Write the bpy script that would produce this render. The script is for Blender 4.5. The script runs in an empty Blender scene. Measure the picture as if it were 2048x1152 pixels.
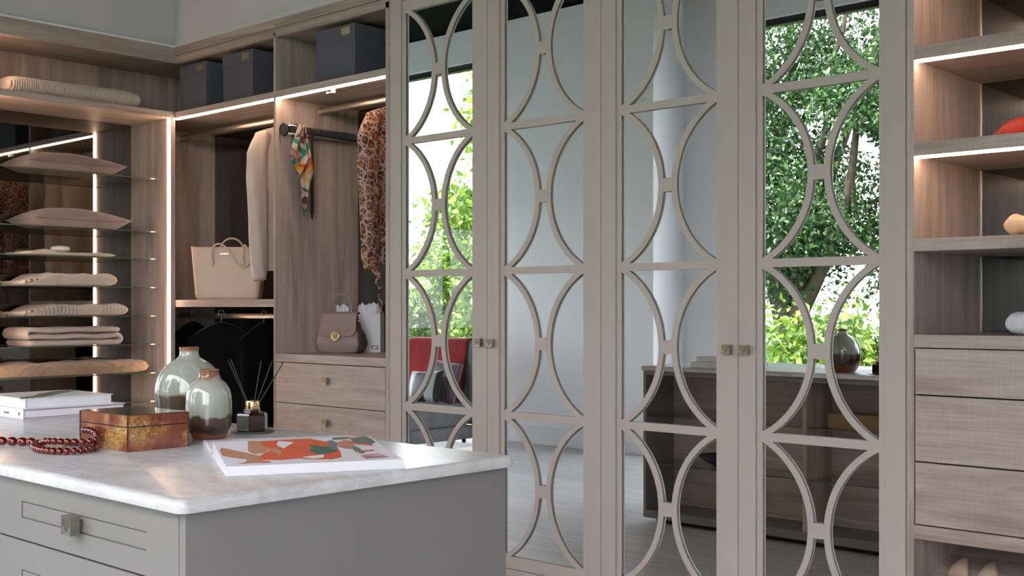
import bpy, bmesh, math, random
import numpy as np
from mathutils import Vector, Matrix, noise

random.seed(7)
SC = bpy.context.scene
COL = SC.collection
PI = math.pi

# ------------------------------------------------------------------ camera, sky, exposure
CAM_H = 1.234
YAW = math.radians(42.8227)
cd = bpy.data.cameras.new('camera')
cam = bpy.data.objects.new('camera', cd)
COL.objects.link(cam)
cam.location = (0, 0, CAM_H)
cam.rotation_euler = (PI / 2, 0, YAW)
cd.sensor_width = 36.0
cd.lens = 2348.0 / 2048.0 * 36.0
cd.shift_y = 40.0 / 2048.0
cd.clip_start = 0.05
SC.camera = cam

w = bpy.data.worlds.new('sky')
SC.world = w
w.use_nodes = True
wn = w.node_tree.nodes
wn['Background'].inputs[0].default_value = (0.95, 0.905, 1.0, 1)
wn['Background'].inputs[1].default_value = 9.2

sd = bpy.data.lights.new('sun', 'SUN')
sd.energy = 17.0
sd.angle = math.radians(1.0)
sd.color = (1.0, 0.93, 0.80)
sun = bpy.data.objects.new('sun', sd)
COL.objects.link(sun)
sun.rotation_euler = (math.radians(-36), math.radians(-12), 0)

SC.view_settings.view_transform = 'Standard'
SC.view_settings.look = 'None'
SC.view_settings.gamma = 1.0
SC.view_settings.use_curve_mapping = False
SC.view_settings.exposure = 0.0


def window_portal(x0, x1, y, z0, z1, side=None):
    ld = bpy.data.lights.new('window_daylight', 'AREA')
    ld.shape = 'RECTANGLE'
    ld.size = x1 - x0
    ld.size_y = z1 - z0
    ld.cycles.is_portal = True
    lo = bpy.data.objects.new('window_daylight', ld)
    COL.objects.link(lo)
    lo.location = ((x0 + x1) / 2, y, (z0 + z1) / 2)
    lo.rotation_euler = (PI / 2, 0, PI)      # faces +y, into the room
    if side is not None:                     # side wall: x0..x1 are y values, y the wall's x
        lo.location = (y, (x0 + x1) / 2, (z0 + z1) / 2)
        lo.rotation_euler = (PI / 2, 0, side)


# ------------------------------------------------------------------ materials
def lin(c):
    return tuple((x / 255 / 12.92) if x / 255 <= 0.04045 else ((x / 255 + 0.055) / 1.055) ** 2.4 for x in c)


def rgb(c):
    c = lin(c) if max(c) > 1.001 else c
    return (c[0], c[1], c[2], 1)


class NT:
    def __init__(s, name):
        s.m = bpy.data.materials.new(name)
        s.m.use_nodes = True
        s.t = s.m.node_tree
        s.b = s.t.nodes['Principled BSDF']
        s.out = s.t.nodes['Material Output']

    def n(s, typ, **kw):
        nd = s.t.nodes.new(typ)
        for k, v in kw.items():
            if k.startswith('i_'):
                key = k[2:].replace('_', ' ')
                nd.inputs[key].default_value = v
            else:
                setattr(nd, k, v)
        return nd

    def l(s, a, b):
        s.t.links.new(a, b)

    def coords(s, scale=(1, 1, 1), rot=(0, 0, 0), kind='Object'):
        tc = s.n('ShaderNodeTexCoord')
        mp = s.n('ShaderNodeMapping')
        mp.inputs['Scale'].default_value = scale
        mp.inputs['Rotation'].default_value = rot
        s.l(tc.outputs[kind], mp.inputs['Vector'])
        return mp.outputs['Vector']

    def ramp(s, fac, stops, interp='LINEAR'):
        r = s.n('ShaderNodeValToRGB')
        r.color_ramp.interpolation = interp
        e = r.color_ramp.elements
        while len(e) < len(stops):
            e.new(0.5)
        for el, (p, c) in zip(e, stops):
            el.position = p
            el.color = rgb(c)
        s.l(fac, r.inputs[0])
        return r.outputs[0]

    def noise(s, vec, scale=5, detail=4, rough=0.55, dist=0.0):
        n = s.n('ShaderNodeTexNoise')
        n.inputs['Scale'].default_value = scale
        n.inputs['Detail'].default_value = detail
        n.inputs['Roughness'].default_value = rough
        n.inputs['Distortion'].default_value = dist
        s.l(vec, n.inputs['Vector'])
        return n.outputs['Fac']

    def mix(s, a, b, fac, mode='MIX'):
        m = s.n('ShaderNodeMix')
        m.data_type = 'RGBA'
        m.blend_type = mode
        if isinstance(fac, (int, float)):
            m.inputs[0].default_value = fac
        else:
            s.l(fac, m.inputs[0])
        for v, i in ((a, 6), (b, 7)):
            if isinstance(v, tuple):
                m.inputs[i].default_value = rgb(v)
            else:
                s.l(v, m.inputs[i])
        return m.outputs[2]

    def bump(s, h, strength=0.2, dist=0.002):
        b = s.n('ShaderNodeBump')
        b.inputs['Strength'].default_value = strength
        b.inputs['Distance'].default_value = dist
        s.l(h, b.inputs['Height'])
        s.l(b.outputs[0], s.b.inputs['Normal'])


def plain(name, c, rough=0.5, metal=0.0, spec=0.5, var=0.04, vs=8.0, bump=0.0, bs=200.0, coat=0.0):
    t = NT(name)
    v = t.coords()
    if var > 0:
        nz = t.noise(v, vs, 4)
        cc = lin(c) if max(c) > 1.001 else c
        lo = tuple(x * (1 - var) for x in cc)
        hi = tuple(min(1, x * (1 + var)) for x in cc)
        t.l(t.ramp(nz, [(0.3, lo), (0.7, hi)]), t.b.inputs['Base Color'])
    else:
        t.b.inputs['Base Color'].default_value = rgb(c)
    t.b.inputs['Roughness'].default_value = rough
    t.b.inputs['Metallic'].default_value = metal
    t.b.inputs['Specular IOR Level'].default_value = spec
    t.b.inputs['Coat Weight'].default_value = coat
    if bump > 0:
        t.bump(t.noise(v, bs, 3), bump, 0.001)
    return t.m


def wood(name, axis, tone=1.0):
    t = NT(name)
    s = [10.0, 10.0, 10.0]
    s[axis] = 0.75
    v = t.coords(tuple(s))
    big = t.noise(v, 1.0, 6, 0.62, 1.1)
    s2 = [160.0, 160.0, 160.0]
    s2[axis] = 5.0
    fine = t.noise(t.coords(tuple(s2)), 1.0, 3, 0.6)
    s3 = [16.0, 16.0, 16.0]
    s3[axis] = 260.0
    cross = t.noise(t.coords(tuple(s3)), 1.0, 2, 0.5)
    k = tone
    c = t.ramp(big, [(0.30, (0.275 * k, 0.212 * k, 0.180 * k)), (0.5, (0.42 * k, 0.342 * k, 0.302 * k)),
                     (0.70, (0.53 * k, 0.445 * k, 0.40 * k))])
    f = t.ramp(fine, [(0.3, (0.80, 0.79, 0.78)), (0.65, (1.0, 1.0, 1.0))])
    x = t.ramp(cross, [(0.32, (0.945, 0.94, 0.935)), (0.6, (1, 1, 1))])
    c = t.mix(c, f, 1.0, 'MULTIPLY')
    c = t.mix(c, x, 1.0, 'MULTIPLY')
    t.l(c, t.b.inputs['Base Color'])
    t.b.inputs['Roughness'].default_value = 0.48
    t.b.inputs['Specular IOR Level'].default_value = 0.35
    t.bump(fine, 0.12, 0.0006)
    return t.m


def thin_glass(name, tint, refl=0.035, rough=0.0):
    t = NT(name)
    t.t.nodes.remove(t.b)
    tr = t.n('ShaderNodeBsdfTransparent')
    tr.inputs[0].default_value = rgb(tint)
    gl = t.n('ShaderNodeBsdfGlossy')
    gl.inputs['Roughness'].default_value = rough
    lw = t.n('ShaderNodeLayerWeight')
    lw.inputs[0].default_value = 0.5
    pw = t.n('ShaderNodeMath', operation='POWER')
    t.l(lw.outputs['Facing'], pw.inputs[0])
    pw.inputs[1].default_value = 4.0
    fr = t.n('ShaderNodeMath', operation='MULTIPLY_ADD')
    t.l(pw.outputs[0], fr.inputs[0])
    fr.inputs[1].default_value = 0.55
    fr.inputs[2].default_value = refl
    mx = t.n('ShaderNodeMixShader')
    t.l(fr.outputs[0], mx.inputs[0])
    t.l(tr.outputs[0], mx.inputs[1])
    t.l(gl.outputs[0], mx.inputs[2])
    t.l(mx.outputs[0], t.out.inputs[0])
    return t.m


def emit(name, c, s):
    t = NT(name)
    t.b.inputs['Base Color'].default_value = (0.8, 0.8, 0.8, 1)
    t.b.inputs['Emission Color'].default_value = rgb(c)
    t.b.inputs['Emission Strength'].default_value = s
    return t.m


M = {}
M['wood_x'] = wood('oak_grain_x', 0)
M['wood_y'] = wood('oak_grain_y', 1)
M['wood_z'] = wood('oak_grain_z', 2)
M['paint'] = plain('greige_paint', (0.43, 0.377, 0.332), 0.5, spec=0.3, var=0.015, vs=3)
M['paint_island'] = plain('grey_paint', (0.178, 0.172, 0.165), 0.5, spec=0.3, var=0.015, vs=3)
M['gap'] = plain('shadow_gap_black', (0.02, 0.018, 0.016), 0.8, var=0)
M['wall'] = plain('white_wall', (0.84, 0.865, 0.885), 0.85, spec=0.2, var=0.01, vs=2)
M['wall_grey'] = plain('pale_grey_wall', (0.56, 0.545, 0.565), 0.85, spec=0.2, var=0.012, vs=2)
M['skirt'] = plain('white_gloss_skirting', (0.80, 0.81, 0.83), 0.4, var=0.01)
M['ceiling'] = plain('black_ceiling', (0.004, 0.004, 0.005), 0.9, spec=0.05, var=0)
M['dark_frame'] = plain('dark_brown_frame', (0.02, 0.017, 0.015), 0.45, var=0)
M['mirror'] = plain('mirror_silver', (0.89, 0.935, 0.945), 0.0, metal=1.0, var=0)
M['smoked'] = plain('smoked_mirror', (0.17, 0.175, 0.175), 0.02, metal=1.0, var=0)
M['glass'] = thin_glass('window_glass', (0.97, 0.985, 0.975), 0.012)
M['shelf_glass'] = thin_glass('shelf_glass', (0.955, 0.97, 0.96), 0.02)
M['glass_edge'] = plain('glass_edge', (0.035, 0.06, 0.05), 0.12, var=0, spec=0.8)
M['led'] = emit('led_strip', (1.0, 0.67, 0.45), 38.0)
M['brass'] = plain('aged_brass', (0.36, 0.32, 0.24), 0.38, metal=1.0, var=0.15, vs=60)
M['pewter'] = plain('pewter', (0.30, 0.29, 0.25), 0.42, metal=1.0, var=0.15, vs=60)
M['chrome'] = plain('brushed_chrome', (0.80, 0.74, 0.68), 0.40, metal=1.0, var=0)
M['gold'] = plain('gold', (0.80, 0.60, 0.30), 0.22, metal=1.0, var=0)
M['black'] = plain('black_plastic', (0.012, 0.011, 0.011), 0.35, var=0)
M['black_cloth'] = plain('black_cloth', (0.004, 0.004, 0.005), 0.95, spec=0.1, var=0.1)
M['white'] = plain('white_plastic', (0.78, 0.76, 0.72), 0.4, var=0)
M['box_grey'] = plain('charcoal_linen_box', (0.085, 0.085, 0.105), 0.85, var=0.12, vs=90, bump=0.25, bs=900)
M['label_gold'] = plain('label_holder', (0.30, 0.25, 0.16), 0.4, metal=0.6, var=0)

# polished marble
t = NT('polished_marble')
v = t.coords((1.2, 5.0, 3.0), (0, 0, 0.2))
nz = t.noise(v, 1.6, 8, 0.62, 0.9)
v2 = t.coords((2.0, 2.5, 9.0), (0, 0, -0.5))
vein = t.noise(v2, 2.2, 10, 0.7, 1.8)
c = t.ramp(nz, [(0.3, (0.42, 0.42, 0.415)), (0.55, (0.55, 0.555, 0.56)), (0.75, (0.65, 0.655, 0.66))])
vv = t.ramp(vein, [(0.46, (1, 1, 1)), (0.5, (0.88, 0.86, 0.85)), (0.54, (1, 1, 1))])
t.l(t.mix(c, vv, 1.0, 'MULTIPLY'), t.b.inputs['Base Color'])
t.b.inputs['Roughness'].default_value = 0.26
t.b.inputs['Specular IOR Level'].default_value = 0.32
M['marble'] = t.m

# grey floor boards, far away and only seen in the mirrors
t = NT('grey_oak_floor')
br = t.n('ShaderNodeTexBrick')
br.inputs['Scale'].default_value = 1.0
br.inputs['Brick Width'].default_value = 1.8
br.inputs['Row Height'].default_value = 0.19
br.inputs['Mortar Size'].default_value = 0.002
br.inputs['Color1'].default_value = (0.52, 0.52, 0.52, 1)
br.inputs['Color2'].default_value = (0.60, 0.60, 0.60, 1)
br.inputs['Mortar'].default_value = (0.2, 0.2, 0.2, 1)
t.l(t.coords(), br.inputs['Vector'])
g = t.ramp(t.noise(t.coords((1.5, 14, 1)), 1.0, 6, 0.65, 0.8), [(0.3, (0.72, 0.73, 0.74)), (0.7, (1, 1, 1))])
t.l(t.mix(br.outputs[0], g, 1.0, 'MULTIPLY'), t.b.inputs['Base Color'])
t.b.inputs['Roughness'].default_value = 0.38
M['floor'] = t.m


def fabric(name, c1, c2, scale=300.0, rough=0.9, bump=0.4, sheen=0.2):
    t = NT(name)
    v = t.coords()
    t.l(t.ramp(t.noise(v, 9.0, 4), [(0.3, c1), (0.7, c2)]), t.b.inputs['Base Color'])
    t.b.inputs['Roughness'].default_value = rough
    t.b.inputs['Sheen Weight'].default_value = sheen
    t.b.inputs['Specular IOR Level'].default_value = 0.2
    t.bump(t.noise(v, scale, 2), bump, 0.002)
    return t.m


M['cushion_a'] = fabric('taupe_velvet', (0.145, 0.112, 0.108), (0.185, 0.146, 0.14), 500, bump=0.25)
M['cushion_b'] = fabric('mauve_satin', (0.165, 0.136, 0.138), (0.205, 0.17, 0.172), 250, rough=0.6, bump=0.1)
M['rib'] = fabric('cream_rib_knit', (0.46, 0.39, 0.33), (0.55, 0.47, 0.40), 700)
M['scarf_white'] = fabric('cream_scarf', (0.36, 0.335, 0.30), (0.43, 0.40, 0.365), 600)
M['throw_cream'] = fabric('cream_wool', (0.34, 0.32, 0.295), (0.41, 0.385, 0.355), 350, bump=0.6)
M['throw_pink'] = fabric('blush_wool', (0.30, 0.265, 0.245), (0.37, 0.33, 0.305), 260, bump=0.8)
M['crochet'] = fabric('tan_crochet', (0.205, 0.150, 0.105), (0.27, 0.20, 0.145), 160, bump=1.0)
M['blouse'] = fabric('blush_silk', (0.60, 0.49, 0.425), (0.66, 0.55, 0.485), 60, rough=0.55, bump=0.05)
M['tan_knit'] = fabric('tan_knit', (0.55, 0.38, 0.24), (0.66, 0.48, 0.32), 260, bump=0.6)
M['white_knit'] = fabric('white_knit', (0.60, 0.60, 0.64), (0.70, 0.70, 0.74), 420, bump=0.7)
M['red_wool'] = fabric('red_wool', (0.26, 0.012, 0.006), (0.42, 0.035, 0.014), 260, bump=0.6)
M['armchair'] = fabric('grey_tweed', (0.13, 0.13, 0.13), (0.19, 0.19, 0.188), 500)
M['red_throw'] = fabric('red_throw', (0.23, 0.012, 0.012), (0.31, 0.022, 0.02), 400)
M['tote'] = plain('tan_leather', (0.50, 0.395, 0.32), 0.45, var=0.04, vs=4, bump=0.1, bs=500)
M['mauve'] = plain('mauve_leather', (0.265, 0.188, 0.182), 0.42, var=0.04, vs=5, bump=0.12, bs=700)
M['mauve_shaded'] = plain('shaded_mauve_leather', (0.085, 0.052, 0.05), 0.45, var=0.04, bump=0.12, bs=700)  # mauve leather with shade put into the colour, for the handbag's sides
M['paper'] = plain('white_paper', (0.72, 0.73, 0.76), 0.6, var=0.02)
M['page'] = plain('coated_page', (0.64, 0.64, 0.69), 0.42, var=0.01)
M['tissue'] = plain('tissue_paper', (0.70, 0.72, 0.76), 0.7, var=0.03)
M['navy_ink'] = plain('navy_ink', (0.03, 0.04, 0.10), 0.6, var=0)
M['shoe'] = plain('nude_suede', (0.42, 0.31, 0.235), 0.6, var=0.06)
M['lawn'] = plain('lawn', (0.05, 0.10, 0.025), 0.9, var=0.4, vs=3)
M['bark'] = plain('bark', (0.055, 0.042, 0.03), 0.9, var=0.4, vs=14, bump=0.6, bs=40)
M['table_white'] = plain('white_lacquer', (0.78, 0.79, 0.82), 0.3, var=0)


# striped throw
t = NT('striped_throw')
wv = t.n('ShaderNodeTexWave')
wv.bands_direction = 'Y'
wv.inputs['Scale'].default_value = 14.0
wv.inputs['Distortion'].default_value = 0.6
t.l(t.coords(), wv.inputs['Vector'])
mask = t.ramp(t.noise(t.coords((0.1, 3.0, 0.1)), 1.6, 1), [(0.45, (0, 0, 0)), (0.55, (1, 1, 1))])
c = t.mix((0.35, 0.32, 0.29), (0.20, 0.20, 0.20), t.ramp(wv.outputs['Fac'], [(0.62, (0, 0, 0)), (0.8, (1, 1, 1))]))
t.l(t.mix((0.35, 0.32, 0.29), c, mask), t.b.inputs['Base Color'])
t.b.inputs['Roughness'].default_value = 0.9
M['striped'] = t.m

# snake print
t = NT('snake_print')
v = t.coords((1.5, 1.5, 1.25))
dn = t.n('ShaderNodeTexNoise')
dn.inputs['Scale'].default_value = 14.0
t.l(v, dn.inputs['Vector'])
wv3 = t.mix(v, dn.outputs['Color'], 0.035)
v1 = t.n('ShaderNodeTexVoronoi')
v1.feature = 'DISTANCE_TO_EDGE'
v1.inputs['Scale'].default_value = 24.0
t.l(wv3, v1.inputs['Vector'])
v2 = t.n('ShaderNodeTexVoronoi')
v2.inputs['Scale'].default_value = 24.0
t.l(wv3, v2.inputs['Vector'])
v3 = t.n('ShaderNodeTexVoronoi')
v3.feature = 'DISTANCE_TO_EDGE'
v3.inputs['Scale'].default_value = 11.0
t.l(wv3, v3.inputs['Vector'])
core = t.ramp(v2.outputs['Distance'], [(0.10, (0.42, 0.14, 0.03)), (0.30, (0.34, 0.095, 0.018)), (0.46, (0.07, 0.014, 0.008))])
edge = t.ramp(v1.outputs['Distance'], [(0.045, (0.46, 0.31, 0.25)), (0.085, (0.035, 0.008, 0.006)), (0.20, (0.10, 0.02, 0.01))])
c = t.mix(core, edge, t.ramp(v1.outputs['Distance'], [(0.10, (1, 1, 1)), (0.20, (0, 0, 0))]))
big = t.ramp(v3.outputs['Distance'], [(0.03, (0.48, 0.33, 0.28)), (0.06, (0.2, 0.05, 0.02))])
c = t.mix(c, big, t.ramp(v3.outputs['Distance'], [(0.03, (1, 1, 1)), (0.07, (0, 0, 0))]))
t.l(c, t.b.inputs['Base Color'])
t.b.inputs['Roughness'].default_value = 0.6
M['snake'] = t.m

# silk scarf : diagonal colour blocks
t = NT('silk_scarf')
v = t.mix(t.coords((1, 1, 1), (0.75, 0, 0)), t.coords((1, 1, 1), (-0.9, 0, 0)), t.ramp(t.noise(t.coords(), 9, 0), [(0.49, (0, 0, 0)), (0.51, (1, 1, 1))]))
sp = t.n('ShaderNodeSeparateXYZ')
t.l(v, sp.inputs[0])
mt = t.n('ShaderNodeMath', operation='MULTIPLY')
t.l(sp.outputs[2], mt.inputs[0])
mt.inputs[1].default_value = 4.6
md = t.n('ShaderNodeMath', operation='FRACT')
t.l(mt.outputs[0], md.inputs[0])
c = t.ramp(md.outputs[0], [(0.0, (0.36, 0.33, 0.27)), (0.14, (0.42, 0.22, 0.02)), (0.24, (0.36, 0.05, 0.012)), (0.38, (0.42, 0.33, 0.28)),
                           (0.52, (0.015, 0.16, 0.11)), (0.64, (0.30, 0.29, 0.23)), (0.72, (0.12, 0.03, 0.028)), (0.86, (0.40, 0.29, 0.28)),
                           (0.95, (0.03, 0.035, 0.03))], 'CONSTANT')
t.l(c, t.b.inputs['Base Color'])
t.b.inputs['Roughness'].default_value = 0.4
M['silk'] = t.m


def glaze(name, z_split, height, drips):
    t = NT(name)
    tc = t.n('ShaderNodeTexCoord')
    sp = t.n('ShaderNodeSeparateXYZ')
    t.l(tc.outputs['Object'], sp.inputs[0])
    nz = t.noise(t.coords((30, 30, 4)), 1.0, 3)
    nm = t.n('ShaderNodeMath', operation='MULTIPLY_ADD')
    t.l(nz, nm.inputs[0])
    nm.inputs[1].default_value = drips
    t.l(sp.outputs[2], nm.inputs[2])
    dv = t.n('ShaderNodeMath', operation='DIVIDE')
    t.l(nm.outputs[0], dv.inputs[0])
    dv.inputs[1].default_value = height
    z = z_split
    c = t.ramp(dv.outputs[0], [(0.0, (0.19, 0.055, 0.02)), (z * 0.40, (0.21, 0.06, 0.022)), (z * 0.48, (0.030, 0.017, 0.012)), (z * 0.93, (0.075, 0.045, 0.026)),
                               (z, (0.27, 0.29, 0.24)), (0.80, (0.36, 0.38, 0.325)), (0.955, (0.36, 0.36, 0.31)), (0.985, (0.26, 0.13, 0.075)), (1.0, (0.22, 0.09, 0.05))])
    sk = t.ramp(t.noise(t.coords((60, 60, 5)), 1.0, 2), [(0.35, (0.84, 0.85, 0.84)), (0.65, (1.0, 1.0, 1.0))])
    t.l(t.mix(c, sk, 1.0, 'MULTIPLY'), t.b.inputs['Base Color'])
    t.b.inputs['Roughness'].default_value = 0.08
    t.b.inputs['Coat Weight'].default_value = 0.6
    t.b.inputs['Coat Roughness'].default_value = 0.04
    return t.m


M['glaze_big'] = glaze('celadon_glaze_large', 0.47, 0.225, 0.012)
M['glaze_small'] = glaze('celadon_glaze_small', 0.46, 0.178, 0.036)

# burl veneer
t = NT('burl_veneer')
n1 = t.noise(t.coords(), 9.0, 3, 0.5, 0.3)
n2 = t.noise(t.coords(), 190.0, 6, 0.7, 1.0)
base = t.ramp(t.noise(t.coords(), 22, 5), [(0.3, (0.10, 0.022, 0.010)), (0.7, (0.26, 0.075, 0.025))])
gold = t.ramp(n2, [(0.38, (0.12, 0.04, 0.012)), (0.52, (0.42, 0.22, 0.07)), (0.65, (0.60, 0.40, 0.17))])
t.l(t.mix(base, gold, t.ramp(n1, [(0.50, (0, 0, 0)), (0.62, (1, 1, 1))])), t.b.inputs['Base Color'])
t.b.inputs['Roughness'].default_value = 0.1
t.b.inputs['Coat Weight'].default_value = 0.5
M['burl'] = t.m
M['burl_top'] = plain('dark_lacquer_lid', (0.05, 0.026, 0.02), 0.12, var=0.2, vs=30)
M['amber'] = plain('amber_resin', (0.085, 0.006, 0.003), 0.08, var=0.7, vs=40, coat=0.5)
M['bone'] = plain('carved_bone', (0.55, 0.44, 0.29), 0.5, var=0.5, vs=240, bump=1.0, bs=260)
M['brown_glass'] = plain('dark_brown_glass', (0.030, 0.012, 0.011), 0.06, var=0, coat=0.5)
M['coaster'] = plain('green_glass_coaster', (0.06, 0.08, 0.07), 0.1, var=0)
M['reed'] = plain('black_reed', (0.012, 0.012, 0.018), 0.6, var=0)


def leaf_mat(name, c1, c2, trans=0.35):
    t = NT(name)
    gi = t.n('ShaderNodeNewGeometry')
    col = t.ramp(gi.outputs['Random Per Island'], [(0.0, c1), (0.70, c2), (1.0, (min(1, c2[0] * 2.2), min(1, c2[1] * 1.9), c2[2] * 1.7))])
    t.l(col, t.b.inputs['Base Color'])
    t.b.inputs['Roughness'].default_value = 0.45
    tl = t.n('ShaderNodeBsdfTranslucent')
    t.l(t.mix(col, (0.75, 1.0, 0.25), 0.5, 'MULTIPLY'), tl.inputs[0])
    mx = t.n('ShaderNodeMixShader')
    mx.inputs[0].default_value = trans
    t.l(t.b.outputs[0], mx.inputs[1])
    t.l(tl.outputs[0], mx.inputs[2])
    t.l(mx.outputs[0], t.out.inputs[0])
    return t.m


M['oak_leaf'] = leaf_mat('oak_leaf', (0.014, 0.045, 0.018), (0.050, 0.105, 0.035), 0.3)
M['lime_leaf'] = leaf_mat('lime_leaf', (0.05, 0.12, 0.015), (0.17, 0.26, 0.05), 0.45)


# ------------------------------------------------------------------ mesh helpers
class MB:
    """collects faces; build() links them as one mesh object"""

    def __init__(s):
        s.v, s.f, s.m = [], [], []

    def face(s, idx, m=0):
        s.f.append(tuple(idx))
        s.m.append(m)

    def box(s, x0, x1, y0, y1, z0, z1, m=0):
        b = len(s.v)
        s.v += [(x0, y0, z0), (x1, y0, z0), (x1, y1, z0), (x0, y1, z0), (x0, y0, z1), (x1, y0, z1), (x1, y1, z1), (x0, y1, z1)]
        for q in ((0, 3, 2, 1), (4, 5, 6, 7), (0, 1, 5, 4), (1, 2, 6, 5), (2, 3, 7, 6), (3, 0, 4, 7)):
            s.face([b + i for i in q], m)
        return s

    def obox(s, c, ax, ay, az, m=0):
        """oriented box: centre and three half-axis vectors"""
        b = len(s.v)
        c, ax, ay, az = map(Vector, (c, ax, ay, az))
        for k in ((-1, -1, -1), (1, -1, -1), (1, 1, -1), (-1, 1, -1), (-1, -1, 1), (1, -1, 1), (1, 1, 1), (-1, 1, 1)):
            s.v.append(tuple(c + ax * k[0] + ay * k[1] + az * k[2]))
        for q in ((0, 3, 2, 1), (4, 5, 6, 7), (0, 1, 5, 4), (1, 2, 6, 5), (2, 3, 7, 6), (3, 0, 4, 7)):
            s.face([b + i for i in q], m)
        return s

    def lathe(s, prof, n=40, c=(0, 0, 0), m=0, cap=True, sx=1.0, sy=1.0):
        b = len(s.v)
        for r, z in prof:
            for i in range(n):
                a = 2 * PI * i / n
                s.v.append((c[0] + r * sx * math.cos(a), c[1] + r * sy * math.sin(a), c[2] + z))
        for j in range(len(prof) - 1):
            for i in range(n):
                k = (i + 1) % n
                s.face((b + j * n + i, b + j * n + k, b + (j + 1) * n + k, b + (j + 1) * n + i), m)
        if cap:
            s.face([b + i for i in reversed(range(n))], m)
            s.face([b + (len(prof) - 1) * n + i for i in range(n)], m)
        return s

    def tube(s, path, r, n=10, m=0, closed=False, cap=True, flat=1.0):
        b = len(s.v)
        P = [Vector(p) for p in path]
        N = len(P)
        up = None
        for j in range(N):
            d = (P[(j + 1) % N] - P[j - 1]) if closed else (P[min(j + 1, N - 1)] - P[max(j - 1, 0)])
            d.normalize()
            if up is None:
                up = Vector((0, 0, 1)) if abs(d.z) < 0.9 else Vector((0, 1, 0))
            a = d.cross(up)
            if a.length < 1e-5:
                a = d.cross(Vector((1, 0.3, 0)))
            a.normalize()
            bb = a.cross(d).normalized()
            up = bb
            rr = r[j] if isinstance(r, (list, tuple)) else r
            for i in range(n):
                t_ = 2 * PI * i / n
                s.v.append(tuple(P[j] + a * rr * math.cos(t_) + bb * rr * flat * math.sin(t_)))
        L = N if closed else N - 1
        for j in range(L):
            j2 = (j + 1) % N
            for i in range(n):
                k = (i + 1) % n
                s.face((b + j * n + i, b + j * n + k, b + j2 * n + k, b + j2 * n + i), m)
        if cap and not closed:
            s.face([b + i for i in reversed(range(n))], m)
            s.face([b + (N - 1) * n + i for i in range(n)], m)
        return s

    def grid(s, fn, nu, nv, m=0, wrap_u=False, wrap_v=False):
        b = len(s.v)
        for j in range(nv):
            for i in range(nu):
                s.v.append(tuple(fn(i / (nu if wrap_u else nu - 1), j / (nv if wrap_v else nv - 1))))
        for j in range(nv if wrap_v else nv - 1):
            for i in range(nu if wrap_u else nu - 1):
                i2, j2 = (i + 1) % nu, (j + 1) % nv
                s.face((b + j * nu + i, b + j * nu + i2, b + j2 * nu + i2, b + j2 * nu + i), m)
        return s

    def prism(s, poly, z0, z1, m=0):
        """poly: ccw xy outline"""
        b = len(s.v)
        n = len(poly)
        s.v += [(x, y, z0) for x, y in poly] + [(x, y, z1) for x, y in poly]
        s.face([b + i for i in reversed(range(n))], m)
        s.face([b + n + i for i in range(n)], m)
        for i in range(n):
            k = (i + 1) % n
            s.face((b + i, b + k, b + n + k, b + n + i), m)
        return s

    def build(s, name, mats, parent=None, world=False, smooth=False, bevel=0.0, seg=2, flip=False):
        if not isinstance(mats, (list, tuple)):
            mats = [mats]
        me = bpy.data.meshes.new(name)
        vs = s.v
        if world and parent is not None:
            l = parent.location.copy()
            if parent.parent is not None:
                l = l + parent.parent.location
            vs = [(x - l.x, y - l.y, z - l.z) for x, y, z in vs]
        me.from_pydata(vs, [], s.f)
        for mm in mats:
            me.materials.append(M[mm] if isinstance(mm, str) else mm)
        me.polygons.foreach_set('material_index', s.m)
        bm = bmesh.new()
        bm.from_mesh(me)
        bmesh.ops.recalc_face_normals(bm, faces=bm.faces)
        if bevel > 0:
            bmesh.ops.bevel(bm, geom=[e for e in bm.edges], offset=bevel, segments=seg, profile=0.6, affect='EDGES', clamp_overlap=True)
        bm.to_mesh(me)
        bm.free()
        if smooth:
            me.polygons.foreach_set('use_smooth', [True] * len(me.polygons))
        o = bpy.data.objects.new(name, me)
        COL.objects.link(o)
        if parent is not None:
            o.parent = parent
        return o


def box(x0, x1, y0, y1, z0, z1):
    return MB().box(min(x0, x1), max(x0, x1), min(y0, y1), max(y0, y1), z0, z1)


def tag(o, label, cat, group=None, kind=None):
    o['label'] = label
    o['category'] = cat
    if group:
        o['group'] = group
    if kind:
        o['kind'] = kind
    return o


def thing(name, label, cat, loc=(0, 0, 0), rz=0.0, group=None, kind=None):
    o = bpy.data.objects.new(name, None)
    COL.objects.link(o)
    o.location = loc
    o.rotation_euler = (0, 0, rz)
    o.empty_display_size = 0.1
    return tag(o, label, cat, group, kind)


def struct(o):
    o['kind'] = 'structure'
    return o


def copy_part(o, parent, loc=None):
    c = o.copy()
    COL.objects.link(c)
    c.parent = parent
    if loc is not None:
        c.location = loc
    return c


def nz3(x, y, z, s=1.0):
    return noise.noise(Vector((x * s, y * s, z * s)))


def weighted(o):
    """smooth shading with hard edges kept flat"""
    me = o.data
    me.polygons.foreach_set('use_smooth', [True] * len(me.polygons))
    bm = bmesh.new()
    bm.from_mesh(me)
    for e in bm.edges:
        if len(e.link_faces) == 2 and e.calc_face_angle(0) > math.radians(35):
            e.smooth = False
    bm.to_mesh(me)
    bm.free()
    return o

# ------------------------------------------------------------------ the room
D = 3.69            # front plane of the fitted furniture
YB = 4.25           # its back
CEIL = 3.90
HEAD = 3.587        # window head
XC = -5.78          # corner of the window recess
YW1, YW2 = -0.55, -0.99

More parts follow.
